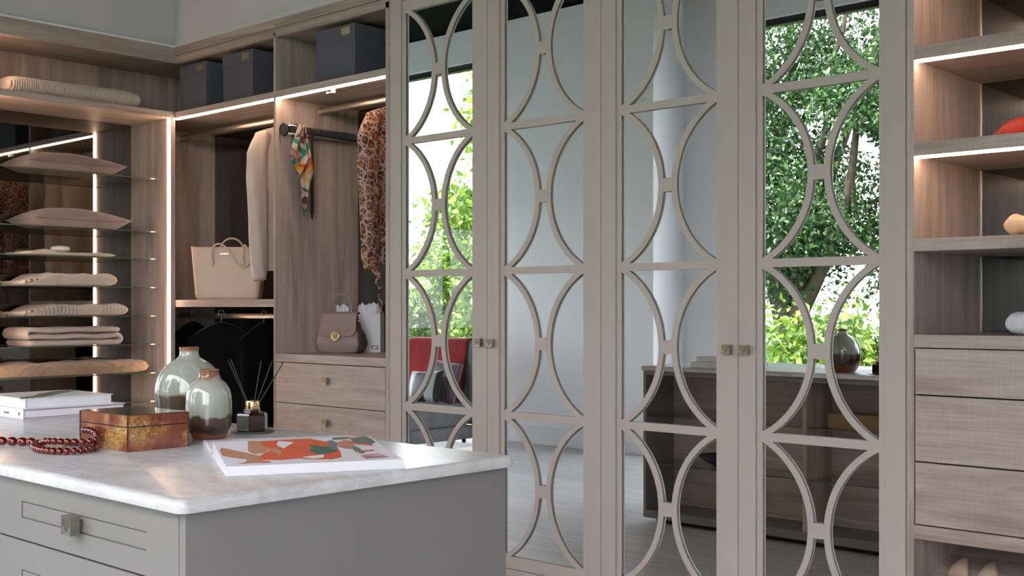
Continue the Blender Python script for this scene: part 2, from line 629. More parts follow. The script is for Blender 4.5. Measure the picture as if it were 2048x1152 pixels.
struct(box(-10.3, 2.3, -1.25, 4.45, -0.12, 0.0).build('floor', 'floor'))
struct(box(-10.3, 2.3, -1.25, 4.45, CEIL, CEIL + 0.15).build('ceiling', 'ceiling'))
b = MB().box(-6.75, 2.3, 4.29, 4.45, 0, CEIL)
b.box(-6.145, -4.212, 3.712, 4.29, 2.79, CEIL).box(-4.212, 2.3, 3.712, 4.29, 2.90, CEIL)
b.box(-0.66, 2.3, 3.712, 4.29, 0, 2.90)
struct(b.build('wall_back', 'wall_grey'))
b = MB().box(-6.75, -6.60, 2.56, 4.29, 0, CEIL).box(-6.60, -6.145, 2.56, 4.29, 2.768, CEIL)
struct(b.build('wall_left', 'wall_grey'))
struct(box(-10.3, -6.60, 2.56, 2.70, 0, CEIL).build('wall_alcove', 'wall'))
W4 = (0.05, 2.35)  # opening for the added window, out of view
HEAD4 = 2.25
b = MB().box(-10.3, -10.15, YW1, W4[0], 0, CEIL).box(-10.3, -10.15, W4[1], 2.56, 0, CEIL).box(-10.3, -10.15, W4[0], W4[1], HEAD4, CEIL)
struct(b.build('wall_far', 'wall'))
struct(box(2.15, 2.3, YW2, 3.712, 0, CEIL).build('wall_right', 'wall'))
W1 = (-9.75, -7.72)
W2 = (-5.12, 1.95)
b = MB()
b.box(-10.3, W1[0], YW1 - 0.15, YW1, 0, CEIL).box(W1[1], XC, YW1 - 0.15, YW1, 0, CEIL).box(W1[0], W1[1], YW1 - 0.15, YW1, HEAD, CEIL)
b.box(XC - 0.15, XC, YW2, YW1 - 0.15, 0, CEIL)
b.box(XC - 0.15, W2[0], YW2 - 0.15, YW2, 0, CEIL).box(W2[1], 2.3, YW2 - 0.15, YW2, 0, CEIL).box(W2[0], W2[1], YW2 - 0.15, YW2, HEAD, CEIL)
struct(b.build('wall_window', 'wall'))
struct(box(W1[1], XC, YW1, YW1 + 0.018, 0, 0.16).build('baseboard_window', 'skirt', bevel=0.004))
struct(box(XC, W2[0], YW2, YW2 + 0.018, 0, 0.16).build('baseboard_recess', 'skirt', bevel=0.004))


def window(name, x0, x1, y, n):
    f = MB()
    t_ = 0.055
    f.box(x0, x1, y - 0.11, y - 0.04, HEAD - t_, HEAD).box(x0, x1, y - 0.11, y - 0.04, 0.0, 0.07)
    f.box(x0, x0 + t_, y - 0.11, y - 0.04, 0.07, HEAD - t_).box(x1 - t_, x1, y - 0.11, y - 0.04, 0.07, HEAD - t_)
    wd = (x1 - x0 - 2 * t_) / n
    for i in range(1, n):
        xx = x0 + t_ + wd * i
        f.box(xx - 0.03, xx + 0.03, y - 0.11, y - 0.04, 0.07, HEAD - t_)
    o = struct(f.build(name, 'dark_frame'))
    for i in range(n):
        a = x0 + t_ + wd * i + (0.03 if i else 0)
        c_ = x0 + t_ + wd * (i + 1) - (0.03 if i < n - 1 else 0)
        box(a, c_, y - 0.078, y - 0.072, 0.07, HEAD - t_).build('window_pane', 'glass', o)
    window_portal(x0, x1, y - 0.035, 0.05, HEAD)


window('window_1', W1[0], W1[1], YW1, 1)
window('window_2', W2[0], W2[1], YW2, 4)
# unseen window added at the far end to brighten the window wall
f = MB()
f.box(-10.26, -10.19, W4[0], W4[1], HEAD4 - 0.055, HEAD4).box(-10.26, -10.19, W4[0], W4[1], 0, 0.07)
for yy in (W4[0] + 0.0275, (W4[0] + W4[1]) / 2, W4[1] - 0.0275):
    f.box(-10.26, -10.19, yy - 0.0275, yy + 0.0275, 0.07, HEAD4 - 0.055)
w4 = struct(f.build('added_window', 'dark_frame'))
for a, c_ in ((W4[0] + 0.055, (W4[0] + W4[1]) / 2 - 0.0275), ((W4[0] + W4[1]) / 2 + 0.0275, W4[1] - 0.055)):
    box(-10.228, -10.222, a, c_, 0.07, HEAD4 - 0.055).build('window_pane', 'glass', w4)
window_portal(W4[0], W4[1], -10.185, 0.05, HEAD4, PI / 2)

# ------------------------------------------------------------------ fitted furniture
TOPB, TOPT = 2.661, 2.754       # pelmet
SH0, SH1 = 2.342, 2.377         # top shelf


def knob_mesh(s=0.034, metal='brass'):
    """square knob, short stem, cap cut with chevron ridges; it faces -y, base at y=0"""
    b = MB()
    b.lathe([(0.008, 0), (0.007, 0.012)], 12, m=0)
    b.v = [(x, -z, y) for x, y, z in b.v]
    h = s / 2
    b.box(-h, h, -0.027, -0.009, -h, h)
    for q in range(7):                       # ridges fanning from the lower edge in a chevron
        d = -0.62 + q * 0.235
        for sx in (-1, 1):
            x0, z0 = 0.0, h * d
            x1, z1 = sx * h * 0.93, h * (d + 0.93)
            if z1 > h * 0.93:
                k = (h * 0.93 - z0) / (z1 - z0)
                x1, z1 = x0 + (x1 - x0) * k, h * 0.93
            dv = Vector((x1 - x0, 0, z1 - z0))
            nv = Vector((-dv.z, 0, dv.x)).normalized() * (h * 0.042)
            b.obox(((x0 + x1) / 2, -0.0274, (z0 + z1) / 2), dv / 2, (0, 0.0010, 0), nv)
    for sx in (-1, 1):
        b.box(sx * h - 0.0012, sx * h + 0.0012, -0.0282, -0.009, -h, h)
    o = b.build('knob', metal)
    return o


KN = knob_mesh()
KN_P = knob_mesh(0.037, 'pewter')
knob_used = {}


def add_knob(parent, loc, proto):
    """loc is local to the parent part (children keep plain offsets)"""
    if proto.name not in knob_used:
        knob_used[proto.name] = 1
        proto.parent = parent
        proto.location = loc
        return proto
    return copy_part(proto, parent, loc)


def pelmet(th, x0, x1):
    box(x0, x1, D, D + 0.022, TOPB, 2.706).build('pelmet_rail', 'wood_x', th, True, bevel=0.0012)
    box(x0, x1, D - 0.004, D + 0.022, 2.708, TOPT).build('pelmet_cornice', 'wood_x', th, True, bevel=0.0012)
    box(x0, x1, D + 0.004, D + 0.022, TOPT, 2.785).build('pelmet_trim', 'wall_grey', th, True)


# --- corner shelving with glass shelves and smoked mirror back
XF, XB = -6.10, -6.55
us = thing('shelving_unit', 'oak corner shelving unit with glass shelves and smoked mirror back, beside the open wardrobes', 'shelving unit', (-6.325, 3.13, 0))
box(XB, XF, 3.66, D, 0, SH0).build('side_panel', 'wood_z', us, True, bevel=0.001)
box(XB, XF, 2.57, 2.60, 0, TOPT).build('side_panel', 'wood_z', us, True, bevel=0.001)
box(XB, XF, 2.60, D, SH0, SH1).build('wooden_shelf', 'wood_y', us, True, bevel=0.001)
box(XB, XF + 0.0, 2.60, D, 0.0, 0.09).build('plinth', 'wood_y', us, True)
box(XB, XF - 0.022, 2.60, D, TOPB + 0.01, TOPB + 0.03).build('top_board', 'wood_y', us, True)
box(XF - 0.022, XF, 2.60, D + 0.01, TOPB, TOPT).build('pelmet', 'wood_y', us, True, bevel=0.0012)
box(XF - 0.03, XF - 0.004, 2.60, D + 0.01, TOPT, 2.766).build('pelmet_trim', 'skirt', us, True)
box(XB - 0.012, XB, 2.60, D, 0.09, SH0).build('mirror_back', 'smoked', us, True)['label'] = 'smoked mirror back panel'
box(XB - 0.012, XB, 2.60, YB, SH1, TOPB + 0.01).build('back_panel', 'wood_z', us, True)
box(XF - 0.019, XF - 0.001, 3.650, 3.6605, 0.09, SH0 - 0.002).build('light_strip', 'led', us, True)['label'] = 'lit vertical light strip'
box(XF - 0.019, XF - 0.001, 2.5995, 2.610, SH1 + 0.002, TOPB + 0.008).build('light_strip', 'led', us, True)['label'] = 'lit vertical light strip'
box(XF - 0.019, XF - 0.001, 2.5995, 2.610, 0.09, SH0 - 0.002).build('light_strip', 'led', us, True)['label'] = 'lit vertical light strip'
GZ = [1.992, 1.682, 1.523, 1.356, 1.19, 1.025, 0.858, 0.693]
for z in GZ:
    g = MB()
    g.box(XB + 0.002, -6.20, 2.602, 3.650, z - 0.006, z)
    g.m = [0, 0, 0, 1, 0, 0]
    g.build('glass_shelf', ['shelf_glass', 'glass_edge'], us, True)
    for yy in (2.605, 3.655):
        pass

# --- open wardrobe with the hanging blouse (shares its right panel with its neighbour)
ow = thing('open_wardrobe', 'open oak wardrobe section with mid shelf and two hanging rails, beside the glass shelves', 'wardrobe', (-5.84, 3.97, 0))
box(XB - 0.02, XB, D, YB, 0, SH0).build('side_panel', 'wood_z', ow, True)
box(XB, -5.136, D, YB, SH0, SH1).build('top_shelf', 'wood_x', ow, True, bevel=0.001)
box(XB, -5.136, D, YB, 1.240, 1.281).build('mid_shelf', 'wood_x', ow, True, bevel=0.001)
box(XB, -5.136, D, YB, 0.0, 0.09).build('bottom_board', 'wood_x', ow, True)
box(XB, -5.136, D + 0.022, YB, TOPB + 0.01, TOPB + 0.03).build('top_board', 'wood_x', ow, True)
box(XB, -5.136, YB, YB + 0.012, 0.09, SH0).build('mirror_back', 'smoked', ow, True)['label'] = 'smoked mirror back panel'
box(XB, -5.136, YB, YB + 0.012, SH1, TOPB + 0.01).build('back_panel', 'wood_z', ow, True)
pelmet(ow, XF - 0.02, -5.129)
box(-6.105, -5.138, D + 0.004, D + 0.022, SH0 - 0.008, SH0).build('light_strip', 'led', ow, True)['label'] = 'lit horizontal light strip'


def rail(th, x0, x1, y, z):
    b = MB().tube([(x0, y, z), (x1, y, z)], 0.0085, 14, flat=1.75)
    o = b.build('hanging_rail', 'chrome', th, True, smooth=True)
    for xx, s in ((x0, 1), (x1, -1)):
        e = MB().box(xx - (0 if s > 0 else 0.004), xx + (0.004 if s > 0 else 0), y - 0.013, y + 0.013, z - 0.02, z + 0.02)
        e.build('rail_socket', 'chrome', th, True, bevel=0.001)
    return o


rail(ow, XB, -5.136, 3.98, 2.300)
rail(ow, XB, -5.136, 3.97, 1.187)

# --- open wardrobe with drawers
dw = thing('drawer_wardrobe', 'open oak wardrobe section with drawers below, beside the mirrored doors', 'wardrobe', (-4.68, 3.97, 0))
box(-5.136, -5.119, D, YB, 0, TOPB + 0.03).build('side_panel', 'wood_z', dw, True, bevel=0.001)
box(-4.241, -4.216, D, YB, 0, TOPB + 0.03).build('side_panel', 'wood_z', dw, True, bevel=0.001)
XL2, XR2 = -5.119, -4.241
box(XL2, XR2, D, YB, SH0, SH1).build('top_shelf', 'wood_x', dw, True, bevel=0.001)
box(XL2, XR2, D, YB, 0.953, 0.995).build('mid_shelf', 'wood_x', dw, True, bevel=0.001)
box(XL2, XR2, D + 0.03, YB, 0.0, 0.09).build('bottom_board', 'wood_x', dw, True)
box(XL2, XR2, D + 0.022, YB, TOPB + 0.01, TOPB + 0.03).build('top_board', 'wood_x', dw, True)
box(XL2, XR2, YB, YB + 0.012, 0.995, SH0).build('mirror_back', 'smoked', dw, True)['label'] = 'smoked mirror back panel'
box(XL2, XR2, YB, YB + 0.012, SH1, TOPB + 0.01).build('back_panel', 'wood_z', dw, True)
box(XL2, XR2, D + 0.03, D + 0.04, 0.09, 0.953).build('drawer_recess', 'gap', dw, True)
pelmet(dw, -5.129, -4.216)
box(XL2 + 0.002, XR2 - 0.002, D + 0.004, D + 0.022, SH0 - 0.008, SH0).build('light_strip', 'led', dw, True)['label'] = 'lit horizontal light strip'
rail(dw, XL2, XR2, 3.98, 2.305)
sx = -4.70
b = MB().box(sx - 0.008, sx + 0.008, 3.735, 3.75, SH0 - 0.02, SH0).tube([(sx, 3.742, SH0 - 0.012), (sx - 0.045, 3.742, SH0 - 0.014)], 0.0025, 8)
b.box(sx - 0.052, sx - 0.042, 3.737, 3.747, SH0 - 0.018, SH0 - 0.01)
b.build('light_sensor', 'white', dw, True)['label'] = 'small white switch under the shelf'


def drawer(th, x0, x1, z0, z1, kn=True):
    d = box(x0, x1, D + 0.0005, D + 0.02, z0, z1).build('drawer', 'wood_x', th, True, bevel=0.0012)
    if kn:
        # the drawer mesh keeps its parent's frame, so the knob offset is in that frame too
        l = th.location
        add_knob(d, ((x0 + x1) / 2 - l.x, D - l.y, (z0 + z1) / 2 + 0.022 - l.z), KN)
    return d


for z0, z1 in ((0.7425, 0.9485), (0.5335, 0.7385), (0.3245, 0.5295), (0.095, 0.3205)):
    drawer(dw, XL2 + 0.0035, XR2 - 0.0035, z0, z1)

# --- mirrored wardrobes, two pairs of doors with circle lattice
PITCH = 0.6215
RZ = [0.1515 + PITCH * i for i in range(5)]
DW = 0.635
YM = 3.7085         # mirror surface


def make_door():
    """door local frame: x centred, y measured from D, z absolute"""
    hw = DW / 2 - 0.0015
    ow_ = 0.2215 + 0.024        # outer edge of the recessed inner frame
    zb, zt = 0.045, 2.790
    fb, ft = RZ[0] - 0.0152 - 0.024, RZ[4] + 0.0152 + 0.024
    b = MB()
    b.box(-hw, -ow_, 0, 0.024, zb, zt).box(ow_, hw, 0, 0.024, zb, zt)
    b.box(-ow_, ow_, 0, 0.024, zb, fb).box(-ow_, ow_, 0, 0.024, ft, zt)
    d = b.build('door', 'paint', bevel=0.0016)
    la = MB()
    y0, y1 = 0.006, 0.0130
    e = 0.0022                     # fine groove between frame and stile
    la.box(-ow_ + e, -0.2215, y0, y1, fb + e, ft - e).box(0.2215, ow_ - e, y0, y1, fb + e, ft - e)
    for i, z in enumerate(RZ):
        a = 0.0152 if i not in (0,) else 0.0152 + 0.022
        c_ = 0.0152 if i not in (4,) else 0.0152 + 0.022
        la.box(-0.2215, 0.2215, y0, y1, z - a, z + c_)
    hw_ = 0.0110                   # half width of an arc
    for i in range(4):
        zc = RZ[i] + PITCH / 2
        c2 = PITCH / 2 - 0.004
        for s in (-1, 1):
            xe, xa = 0.2255, 0.0305
            sag = xe - xa
            R = (c2 * c2 + sag * sag) / (2 * sag)
            th_ = math.asin(min(1, c2 / R))
            n = 26
            ring = []
            for k in range(n + 1):
                t_ = -th_ + 2 * th_ * k / n
                for rr in (R - hw_, R + hw_):
                    x = xa + R - rr * math.cos(t_)
                    z = zc + rr * math.sin(t_)
                    x = min(x, 0.232)
                    ring.append((s * x, z))
            b0 = len(la.v)
            for (x, z) in ring:
                la.v.append((x, y0 + 0.0006, z))
                la.v.append((x, y1 - 0.0004, z))
            for k in range(n):
                q = b0 + k * 4
                la.face((q, q + 2, q + 6, q + 4))
                la.face((q + 1, q + 5, q + 7, q + 3))
                la.face((q, q + 4, q + 5, q + 1))
                la.face((q + 2, q + 3, q + 7, q + 6))
        # small joining block with a slightly round top and bottom
        pts = []
        for k in range(9):
            t_ = PI * k / 8
            pts.append((0.026 * math.cos(t_), zc + 0.021 + 0.006 * math.sin(t_)))
        for k in range(9):
            t_ = PI + PI * k / 8
            pts.append((0.026 * math.cos(t_), zc - 0.021 + 0.006 * math.sin(t_)))
        b0 = len(la.v)
        m_ = len(pts)
        la.v += [(x, y0 - 0.0004, z) for x, z in pts] + [(x, y1, z) for x, z in pts]
        la.face([b0 + k for k in range(m_)])
        for k in range(m_):
            k2 = (k + 1) % m_
            la.face((b0 + k, b0 + k2, b0 + m_ + k2, b0 + m_ + k))
    lo = la.build('lattice', 'paint', d)
    mi = box(-ow_, ow_, YM - D, YM - D + 0.006, fb, ft).build('mirror', 'mirror', d)
    mi['label'] = 'mirror behind the lattice'
    bk = box(-ow_, ow_, YM - D + 0.0062, YM - D + 0.010, fb, ft).build('backing', 'gap', d)
    return d


DOOR = make_door()
DOOR_KIDS = list(DOOR.children)
for wi, (x0, lab) in enumerate(((-4.204, 'greige mirrored wardrobe with circle lattice doors, next to the open oak wardrobes'),
                                (-2.934, 'greige mirrored wardrobe with circle lattice doors, next to the oak drawer shelves'))):
    mw = thing('mirrored_wardrobe', lab, 'wardrobe', (x0 + DW, 3.97, 0), group='mirrored wardrobes')
    b = MB().box(x0, x0 + 2 * DW, D + 0.028, YB, 0.0, 2.80)
    b.build('carcass', 'paint', mw, True)
    box(x0 - (0.012 if wi == 0 else 0), x0 + 2 * DW, D + 0.004, D + 0.026, 2.794, 2.90).build('cornice', 'paint', mw, True)
    if wi == 0:
        box(x0 - 0.012, x0 - 0.001, D + 0.004, D + 0.026, 0, 2.794).build('filler', 'paint', mw, True)
    for k in range(2):
        if wi == 0 and k == 0:
            d = DOOR
            d.parent = mw
        else:
            d = copy_part(DOOR, mw)
            for ch in DOOR_KIDS:
                copy_part(ch, d)
        d.location = ((k - 0.5) * DW, D - 3.97, 0)
        sgn = 1 if k == 0 else -1
        add_knob(d, (sgn * (DW / 2 - 0.036), 0.0, 1.083), KN)

# --- open shelves with drawers on the right
XL3, XR3 = -1.637, -0.72
rs = thing('shelf_drawer_unit', 'oak shelving unit with lit shelves and three drawers, beside the mirrored doors', 'shelving unit', (-1.18, 3.97, 0))
box(-1.662, XL3, D, YB, 0, 2.90).build('side_panel', 'wood_z', rs, True, bevel=0.0012)
box(XR3, XR3 + 0.025, D, YB, 0, 2.90).build('side_panel', 'wood_z', rs, True, bevel=0.0012)
for z0, z1, led in ((2.70, 2.744, False), (2.3555, 2.3995, True), (2.041, 2.085, True), (1.728, 1.771, True), (1.418, 1.459, False), (1.106, 1.148, False),
                    (0.484, 0.5285, False), (0.05, 0.09, False)):
    box(XL3, XR3, D, YB - 0.002, z0, z1).build('shelf', 'wood_x', rs, True, bevel=0.0012)
    if led:
        box(XL3 + 0.006, XR3 - 0.006, D + 0.004, D + 0.020, z0 - 0.008, z0).build('light_strip', 'led', rs, True)['label'] = 'lit horizontal light strip'
box(XL3, XR3, YB, YB + 0.012, 0.09, 2.744).build('mirror_back', 'smoked', rs, True)['label'] = 'smoked mirror back panel'
box(XL3, XL3 + 0.004, YB - 0.004, YB, 1.148, 2.744).build('mirror_trim', 'chrome', rs, True)
box(XL3, XR3, D + 0.03, D + 0.04, 0.5285, 1.106).build('drawer_recess', 'gap', rs, True)
for z0, z1 in ((0.9545, 1.1025), (0.7375, 0.9495), (0.533, 0.7325)):
    drawer(rs, XL3 + 0.0045, XR3 - 0.0045, z0, z1)

# ------------------------------------------------------------------ island
IX0, IX1, IY0, IY1 = -4.045, -1.815, 1.118, 1.938
ITOP = 0.901
isl = thing('island_unit', 'grey painted island with panelled drawers and glass display shelves facing the mirrors', 'island', (-2.93, 1.53, 0))
YD = IY1 - 0.275                # back of the display niches
b = MB()
b.box(IX1 - 0.020, IX1, IY0, IY1, 0.03, 0.874).box(IX0, IX0 + 0.020, IY0, IY1, 0.03, 0.874)
b.box(IX0 + 0.020, IX1 - 0.020, IY0 + 0.03, IY1, 0.03, 0.075)
b.box(IX0 + 0.020, IX1 - 0.020, IY0 + 0.03, IY1, 0.850, 0.874)
b.build('carcass', 'paint_island', isl, True, bevel=0.001)
box(IX0 + 0.05, IX1 - 0.05, IY0 + 0.06, IY1 - 0.06, 0.0, 0.03).build('plinth', 'gap', isl, True)
box(IX0 + 0.020, IX1 - 0.020, YD - 0.02, YD, 0.075, 0.850).build('niche_back', 'wood_x', isl, True)
box(IX0 + 0.020, IX1 - 0.020, IY0 + 0.028, IY0 + 0.04, 0.075, 0.850).build('drawer_recess', 'gap', isl, True)
box(-3.03, -3.005, YD, IY1 - 0.004, 0.075, 0.850).build('niche_divider', 'wood_z', isl, True)
for xa, xb in ((IX0 + 0.021, -3.031), (-3.004, IX1 - 0.021)):
    for z in (0.615, 0.345):
        g = MB().box(xa, xb, YD + 0.001, IY1 - 0.02, z - 0.006, z)
        g.m = [0, 0, 0, 0, 1, 0]
        g.build('glass_shelf', ['shelf_glass', 'glass_edge'], isl, True)


def island_drawer(x0, x1, z0, z1):
    """front with a fine rectangular groove"""
    yb = IY0 + 0.018
    y = IY0
    mx, mz = 0.110, (0.045 if z1 - z0 < 0.16 else 0.06)
    g = 0.003
    b = MB()
    a, c_, p, q = x0 + mx, x1 - mx, z0 + mz, z1 - mz
    b.box(x0, a, y, yb, z0, z1).box(c_, x1, y, yb, z0, z1).box(a, c_, y, yb, z0, p).box(a, c_, y, yb, q, z1)
    b.box(a + g, c_ - g, y + 0.0018, yb - 0.001, p + g, q - g)
    b.box(a, c_, y + 0.005, yb - 0.002, p, q)
    d = b.build('drawer', 'paint_island', isl, True)
    l = isl.location
    add_knob(d, ((x0 + x1) / 2 - l.x, y - l.y, (p + q) / 2 - l.z), KN_P)


cw = (IX1 - IX0 - 0.04) / 3
for i in range(3):
    xa, xb = IX0 + 0.02 + cw * i, IX0 + 0.02 + cw * (i + 1)
    for z0, z1 in ((0.745, 0.871), (0.535, 0.741), (0.305, 0.531), (0.08, 0.301)):
        island_drawer(xa + 0.002, xb - 0.002, z0, z1)

# worktop: rounded corners and a soft upper edge
b = MB()
x0, x1, y0, y1 = -4.062, -1.798, 1.098, 1.955
R = 0.022
pts = []
for cx_, cy_, a0 in ((x1 - R, y1 - R, 0), (x0 + R, y1 - R, 90), (x0 + R, y0 + R, 180), (x1 - R, y0 + R, 270)):
    for k in range(7):
        a = math.radians(a0 + 15 * k)
        pts.append((cx_, cy_, math.cos(a), math.sin(a)))
rows = []
for ins, z in ((0.001, 0.876), (0.0, 0.878), (0.0, 0.889), (0.0016, 0.8945), (0.005, 0.8985), (0.0095, 0.9004), (0.014, ITOP)):
    rows.append([(cx_ + (R - ins) * ca, cy_ + (R - ins) * sa, z) for cx_, cy_, ca, sa in pts])
for r_ in rows:
    b.v += r_
n = len(pts)
for j in range(len(rows) - 1):
    for i in range(n):
        k = (i + 1) % n
        b.face((j * n + i, j * n + k, (j + 1) * n + k, (j + 1) * n + i))
b.face([i for i in reversed(range(n))])
b.face([(len(rows) - 1) * n + i for i in range(n)])
wt = weighted(b.build('worktop', 'marble'))
tag(wt, 'polished pale marble worktop lying on the grey island', 'worktop')

# ------------------------------------------------------------------ things on the island
ZT = ITOP + 0.0004


def vase(name, label, prof, mat, loc):
    b = MB().lathe(prof, 56, cap=False)
    o = b.build(name, mat, smooth=True)
    o.location = loc
    return tag(o, label, 'vase', 'glazed bottle vases')


def prof_smooth(pts, n=7):
    """Catmull-Rom through a profile"""
    out = []
    P = [pts[0]] + list(pts) + [pts[-1]]
    for i in range(1, len(P) - 2):
        for k in range(n):
            t_ = k / n
            r = []
            for d in range(2):
                p0, p1, p2, p3 = P[i - 1][d], P[i][d], P[i + 1][d], P[i + 2][d]
                r.append(0.5 * ((2 * p1) + (-p0 + p2) * t_ + (2 * p0 - 5 * p1 + 4 * p2 - p3) * t_ ** 2 + (-p0 + 3 * p1 - 3 * p2 + p3) * t_ ** 3))
            out.append((max(r[0], 0.0005), r[1]))
    out.append(pts[-1])
    return out


big = prof_smooth([(0.001, 0.0), (0.055, 0.0), (0.070, 0.012), (0.085, 0.045), (0.0915, 0.085), (0.0905, 0.120), (0.078, 0.155), (0.055, 0.180), (0.034, 0.193),
                   (0.0265, 0.203), (0.0255, 0.214), (0.0268, 0.222), (0.0235, 0.222), (0.021, 0.200), (0.022, 0.19)])
vase('bottle_vase', 'larger sage green glazed bottle vase standing behind the burl box', big, 'glaze_big', (-2.881, 1.786, ZT))
small = prof_smooth([(0.001, 0.0), (0.036, 0.0), (0.046, 0.010), (0.0555, 0.034), (0.0575, 0.062), (0.0572, 0.098), (0.0535, 0.122), (0.042, 0.142), (0.029, 0.152),
                     (0.0245, 0.160), (0.0245, 0.169), (0.0258, 0.175), (0.0225, 0.175), (0.019, 0.158), (0.02, 0.15)])
vase('bottle_vase', 'smaller sage glazed vase with brown drips, in front of the larger vase', small, 'glaze_small', (-2.605, 1.672, ZT))

# reed diffuser
df = thing('reed_diffuser', 'dark brown hexagonal reed diffuser with gold collar beside the vases', 'diffuser', (-2.650, 1.835, ZT))
b = MB().lathe([(0.056, 0), (0.058, 0.002), (0.058, 0.004), (0.056, 0.005)], 40)
b.build('coaster', 'coaster', df, smooth=False)
hexp = [(0.043 * math.cos(math.radians(a)), 0.043 * math.sin(math.radians(a))) for a in range(15, 375, 60)]
b = MB()
rows = [(0.97, 0.0052), (1.0, 0.009), (1.0, 0.046), (0.93, 0.052), (0.55, 0.055), (0.52, 0.062)]
for k, z in rows:
    b.v += [(x * k, y * k, z) for x, y in hexp]
for j in range(len(rows) - 1):
    for i in range(6):
        k = (i + 1) % 6
        b.face((j * 6 + i, j * 6 + k, (j + 1) * 6 + k, (j + 1) * 6 + i))
b.face(list(reversed(range(6))))
b.face([30 + i for i in range(6)])
b.build('bottle', 'brown_glass', df, bevel=0.0012)
b = MB().lathe([(0.0185, 0.060), (0.0195, 0.062), (0.0195, 0.082), (0.0185, 0.084), (0.015, 0.084), (0.015, 0.07)], 32)
weighted(b.build('collar', 'gold', df))
for (tx, ty, tz) in ((-0.052, -0.040, 0.19), (-0.047, -0.036, 0.195), (0.040, 0.036, 0.190), (0.061, 0.056, 0.186), (0.012, 0.020, 0.19)):
    MB().tube([(-tx * 0.12, -ty * 0.12, 0.03), (tx, ty, tz)], 0.0016, 6).build('reed', 'reed', df)

# burl veneered box
bx = thing('veneer_box', 'glossy burl veneer box with dark lid on the marble worktop', 'box', (-2.603, 1.462, ZT), 0.0)
bw, bd = 0.113, 0.079
b = MB().box(-bw, bw, -bd, bd, 0.0, 0.055)
b.build('body', 'burl', bx, bevel=0.0008)
lid = MB().box(-bw, bw, -bd, bd, 0.0575, 0.0835).build('lid', 'burl', bx, bevel=0.0008)
MB().box(-bw + 0.0015, bw - 0.0015, -bd + 0.0015, bd - 0.0015, 0.0835, 0.0848).build('lid_inlay', 'burl_top', lid)
MB().box(-bw + 0.002, bw - 0.002, -bd + 0.002, bd - 0.002, 0.0548, 0.0578).build('seam', 'gap', bx)
for sx in (-1, 1):
    for sy in (-1, 1):
        MB().box(sx * bw - 0.0014, sx * bw + 0.0014, sy * bd - 0.0014, sy * bd + 0.0014, 0.0005, 0.083).build('corner_strip', 'burl_top', bx)

# amber bead necklace
nk = thing('bead_necklace', 'dark red amber bead necklace coiled on the worktop against the box', 'necklace', (-2.70, 1.33, ZT))


def bead_mesh(r, l, n=14, k=8):
    b = MB()
    prof = []
    for i in range(k + 1):
        a = PI * i / k
        prof.append((max(r * math.sin(a) ** 0.75, 0.001), -math.cos(a) * l))
    b.lathe(prof, n)
    b.v = [(z, y, x) for x, y, z in b.v]
    return b


bead0 = bead_mesh(0.0105, 0.0105).build('bead', 'amber', nk, smooth=True)
first = [True]


def string_beads(path, step, r):
    P = [Vector(p) for p in path]
    # resample
    pts, acc = [P[0]], 0.0
    dense = []
    for i in range(len(P) - 1):
        p0, p1, p2, p3 = P[max(i - 1, 0)], P[i], P[i + 1], P[min(i + 2, len(P) - 1)]
        for k in range(24):
            t_ = k / 24
            dense.append(0.5 * ((2 * p1) + (p2 - p0) * t_ + (2 * p0 - 5 * p1 + 4 * p2 - p3) * t_ ** 2 + (3 * p1 - p0 - 3 * p2 + p3) * t_ ** 3))
    last = dense[0]
    for q in dense:
        if (q - last).length >= step:
            d = (q - last).normalized()
            c = (q + last) / 2
            if first[0]:
                o = bead0
                first[0] = False
            else:
                o = copy_part(bead0, nk)
            o.location = c
            o.rotation_mode = 'QUATERNION'
            o.rotation_quaternion = d.to_track_quat('X', 'Z')
            k = step / 0.021
            o.scale = (k * random.uniform(0.95, 1.04), r / 0.0105, r / 0.0105)
            last = q


L = nk.location


def loc_(x, y, z=0.0):
    return (x - L.x, y - L.y, z)


string_beads([loc_(-2.905, 1.215, .0105), loc_(-2.845, 1.242, .0105), loc_(-2.795, 1.272, .0105), loc_(-2.745, 1.292, .0105)], 0.0265, 0.0108)
string_beads([loc_(-2.760, 1.300, .0085), loc_(-2.690, 1.255, .0085), loc_(-2.630, 1.238, .0085), loc_(-2.565, 1.245, .0085), loc_(-2.535, 1.285, .0085), loc_(-2.56, 1.338, .0085),
              loc_(-2.620, 1.362, .0085), loc_(-2.69, 1.352, .0085), loc_(-2.735, 1.325, .0085)], 0.0150, 0.0085)
string_beads([loc_(-2.715, 1.285, .009), loc_(-2.675, 1.275, .020), loc_(-2.63, 1.285, .022), loc_(-2.59, 1.31, .022), loc_(-2.57, 1.345, .024), loc_(-2.60, 1.366, .034), loc_(-2.65, 1.371, .041),
              loc_(-2.69, 1.371, .036)], 0.0165, 0.0085)
b = bead_mesh(0.0135, 0.021, 18, 10)
for i, (x, y, z) in enumerate(b.v):
    k = 1 + 0.10 * nz3(x, y, z, 330)
    b.v[i] = (x, y * k, z * k)
cb = b.build('carved_bead', 'bone', nk, smooth=True)
cb.location = loc_(-2.655, 1.300, 0.0155)
cb.rotation_euler = (0, 0, 0.35)
cb['label'] = 'cream carved bead'


# books
def book(name, label, x0, x1, y0, y1, z, h, spine_mat, extra=None):
    cov = 0.0025
    t_ = thing(name, label, 'book', ((x0 + x1) / 2, (y0 + y1) / 2, z))
    a, c_ = (x1 - x0) / 2, (y1 - y0) / 2
    b = MB().box(-a, a, -c_, c_, 0, cov).box(-a, a, -c_, c_, h - cov, h).box(-a, a, -c_, -c_ + cov, cov, h - cov)
    b.build('cover', spine_mat, t_, bevel=0.0006)
    b = MB().box(-a + 0.003, a - 0.004, -c_ + cov, c_ - 0.004, cov, h - cov)
    b.build('pages', 'paper', t_)
    return t_


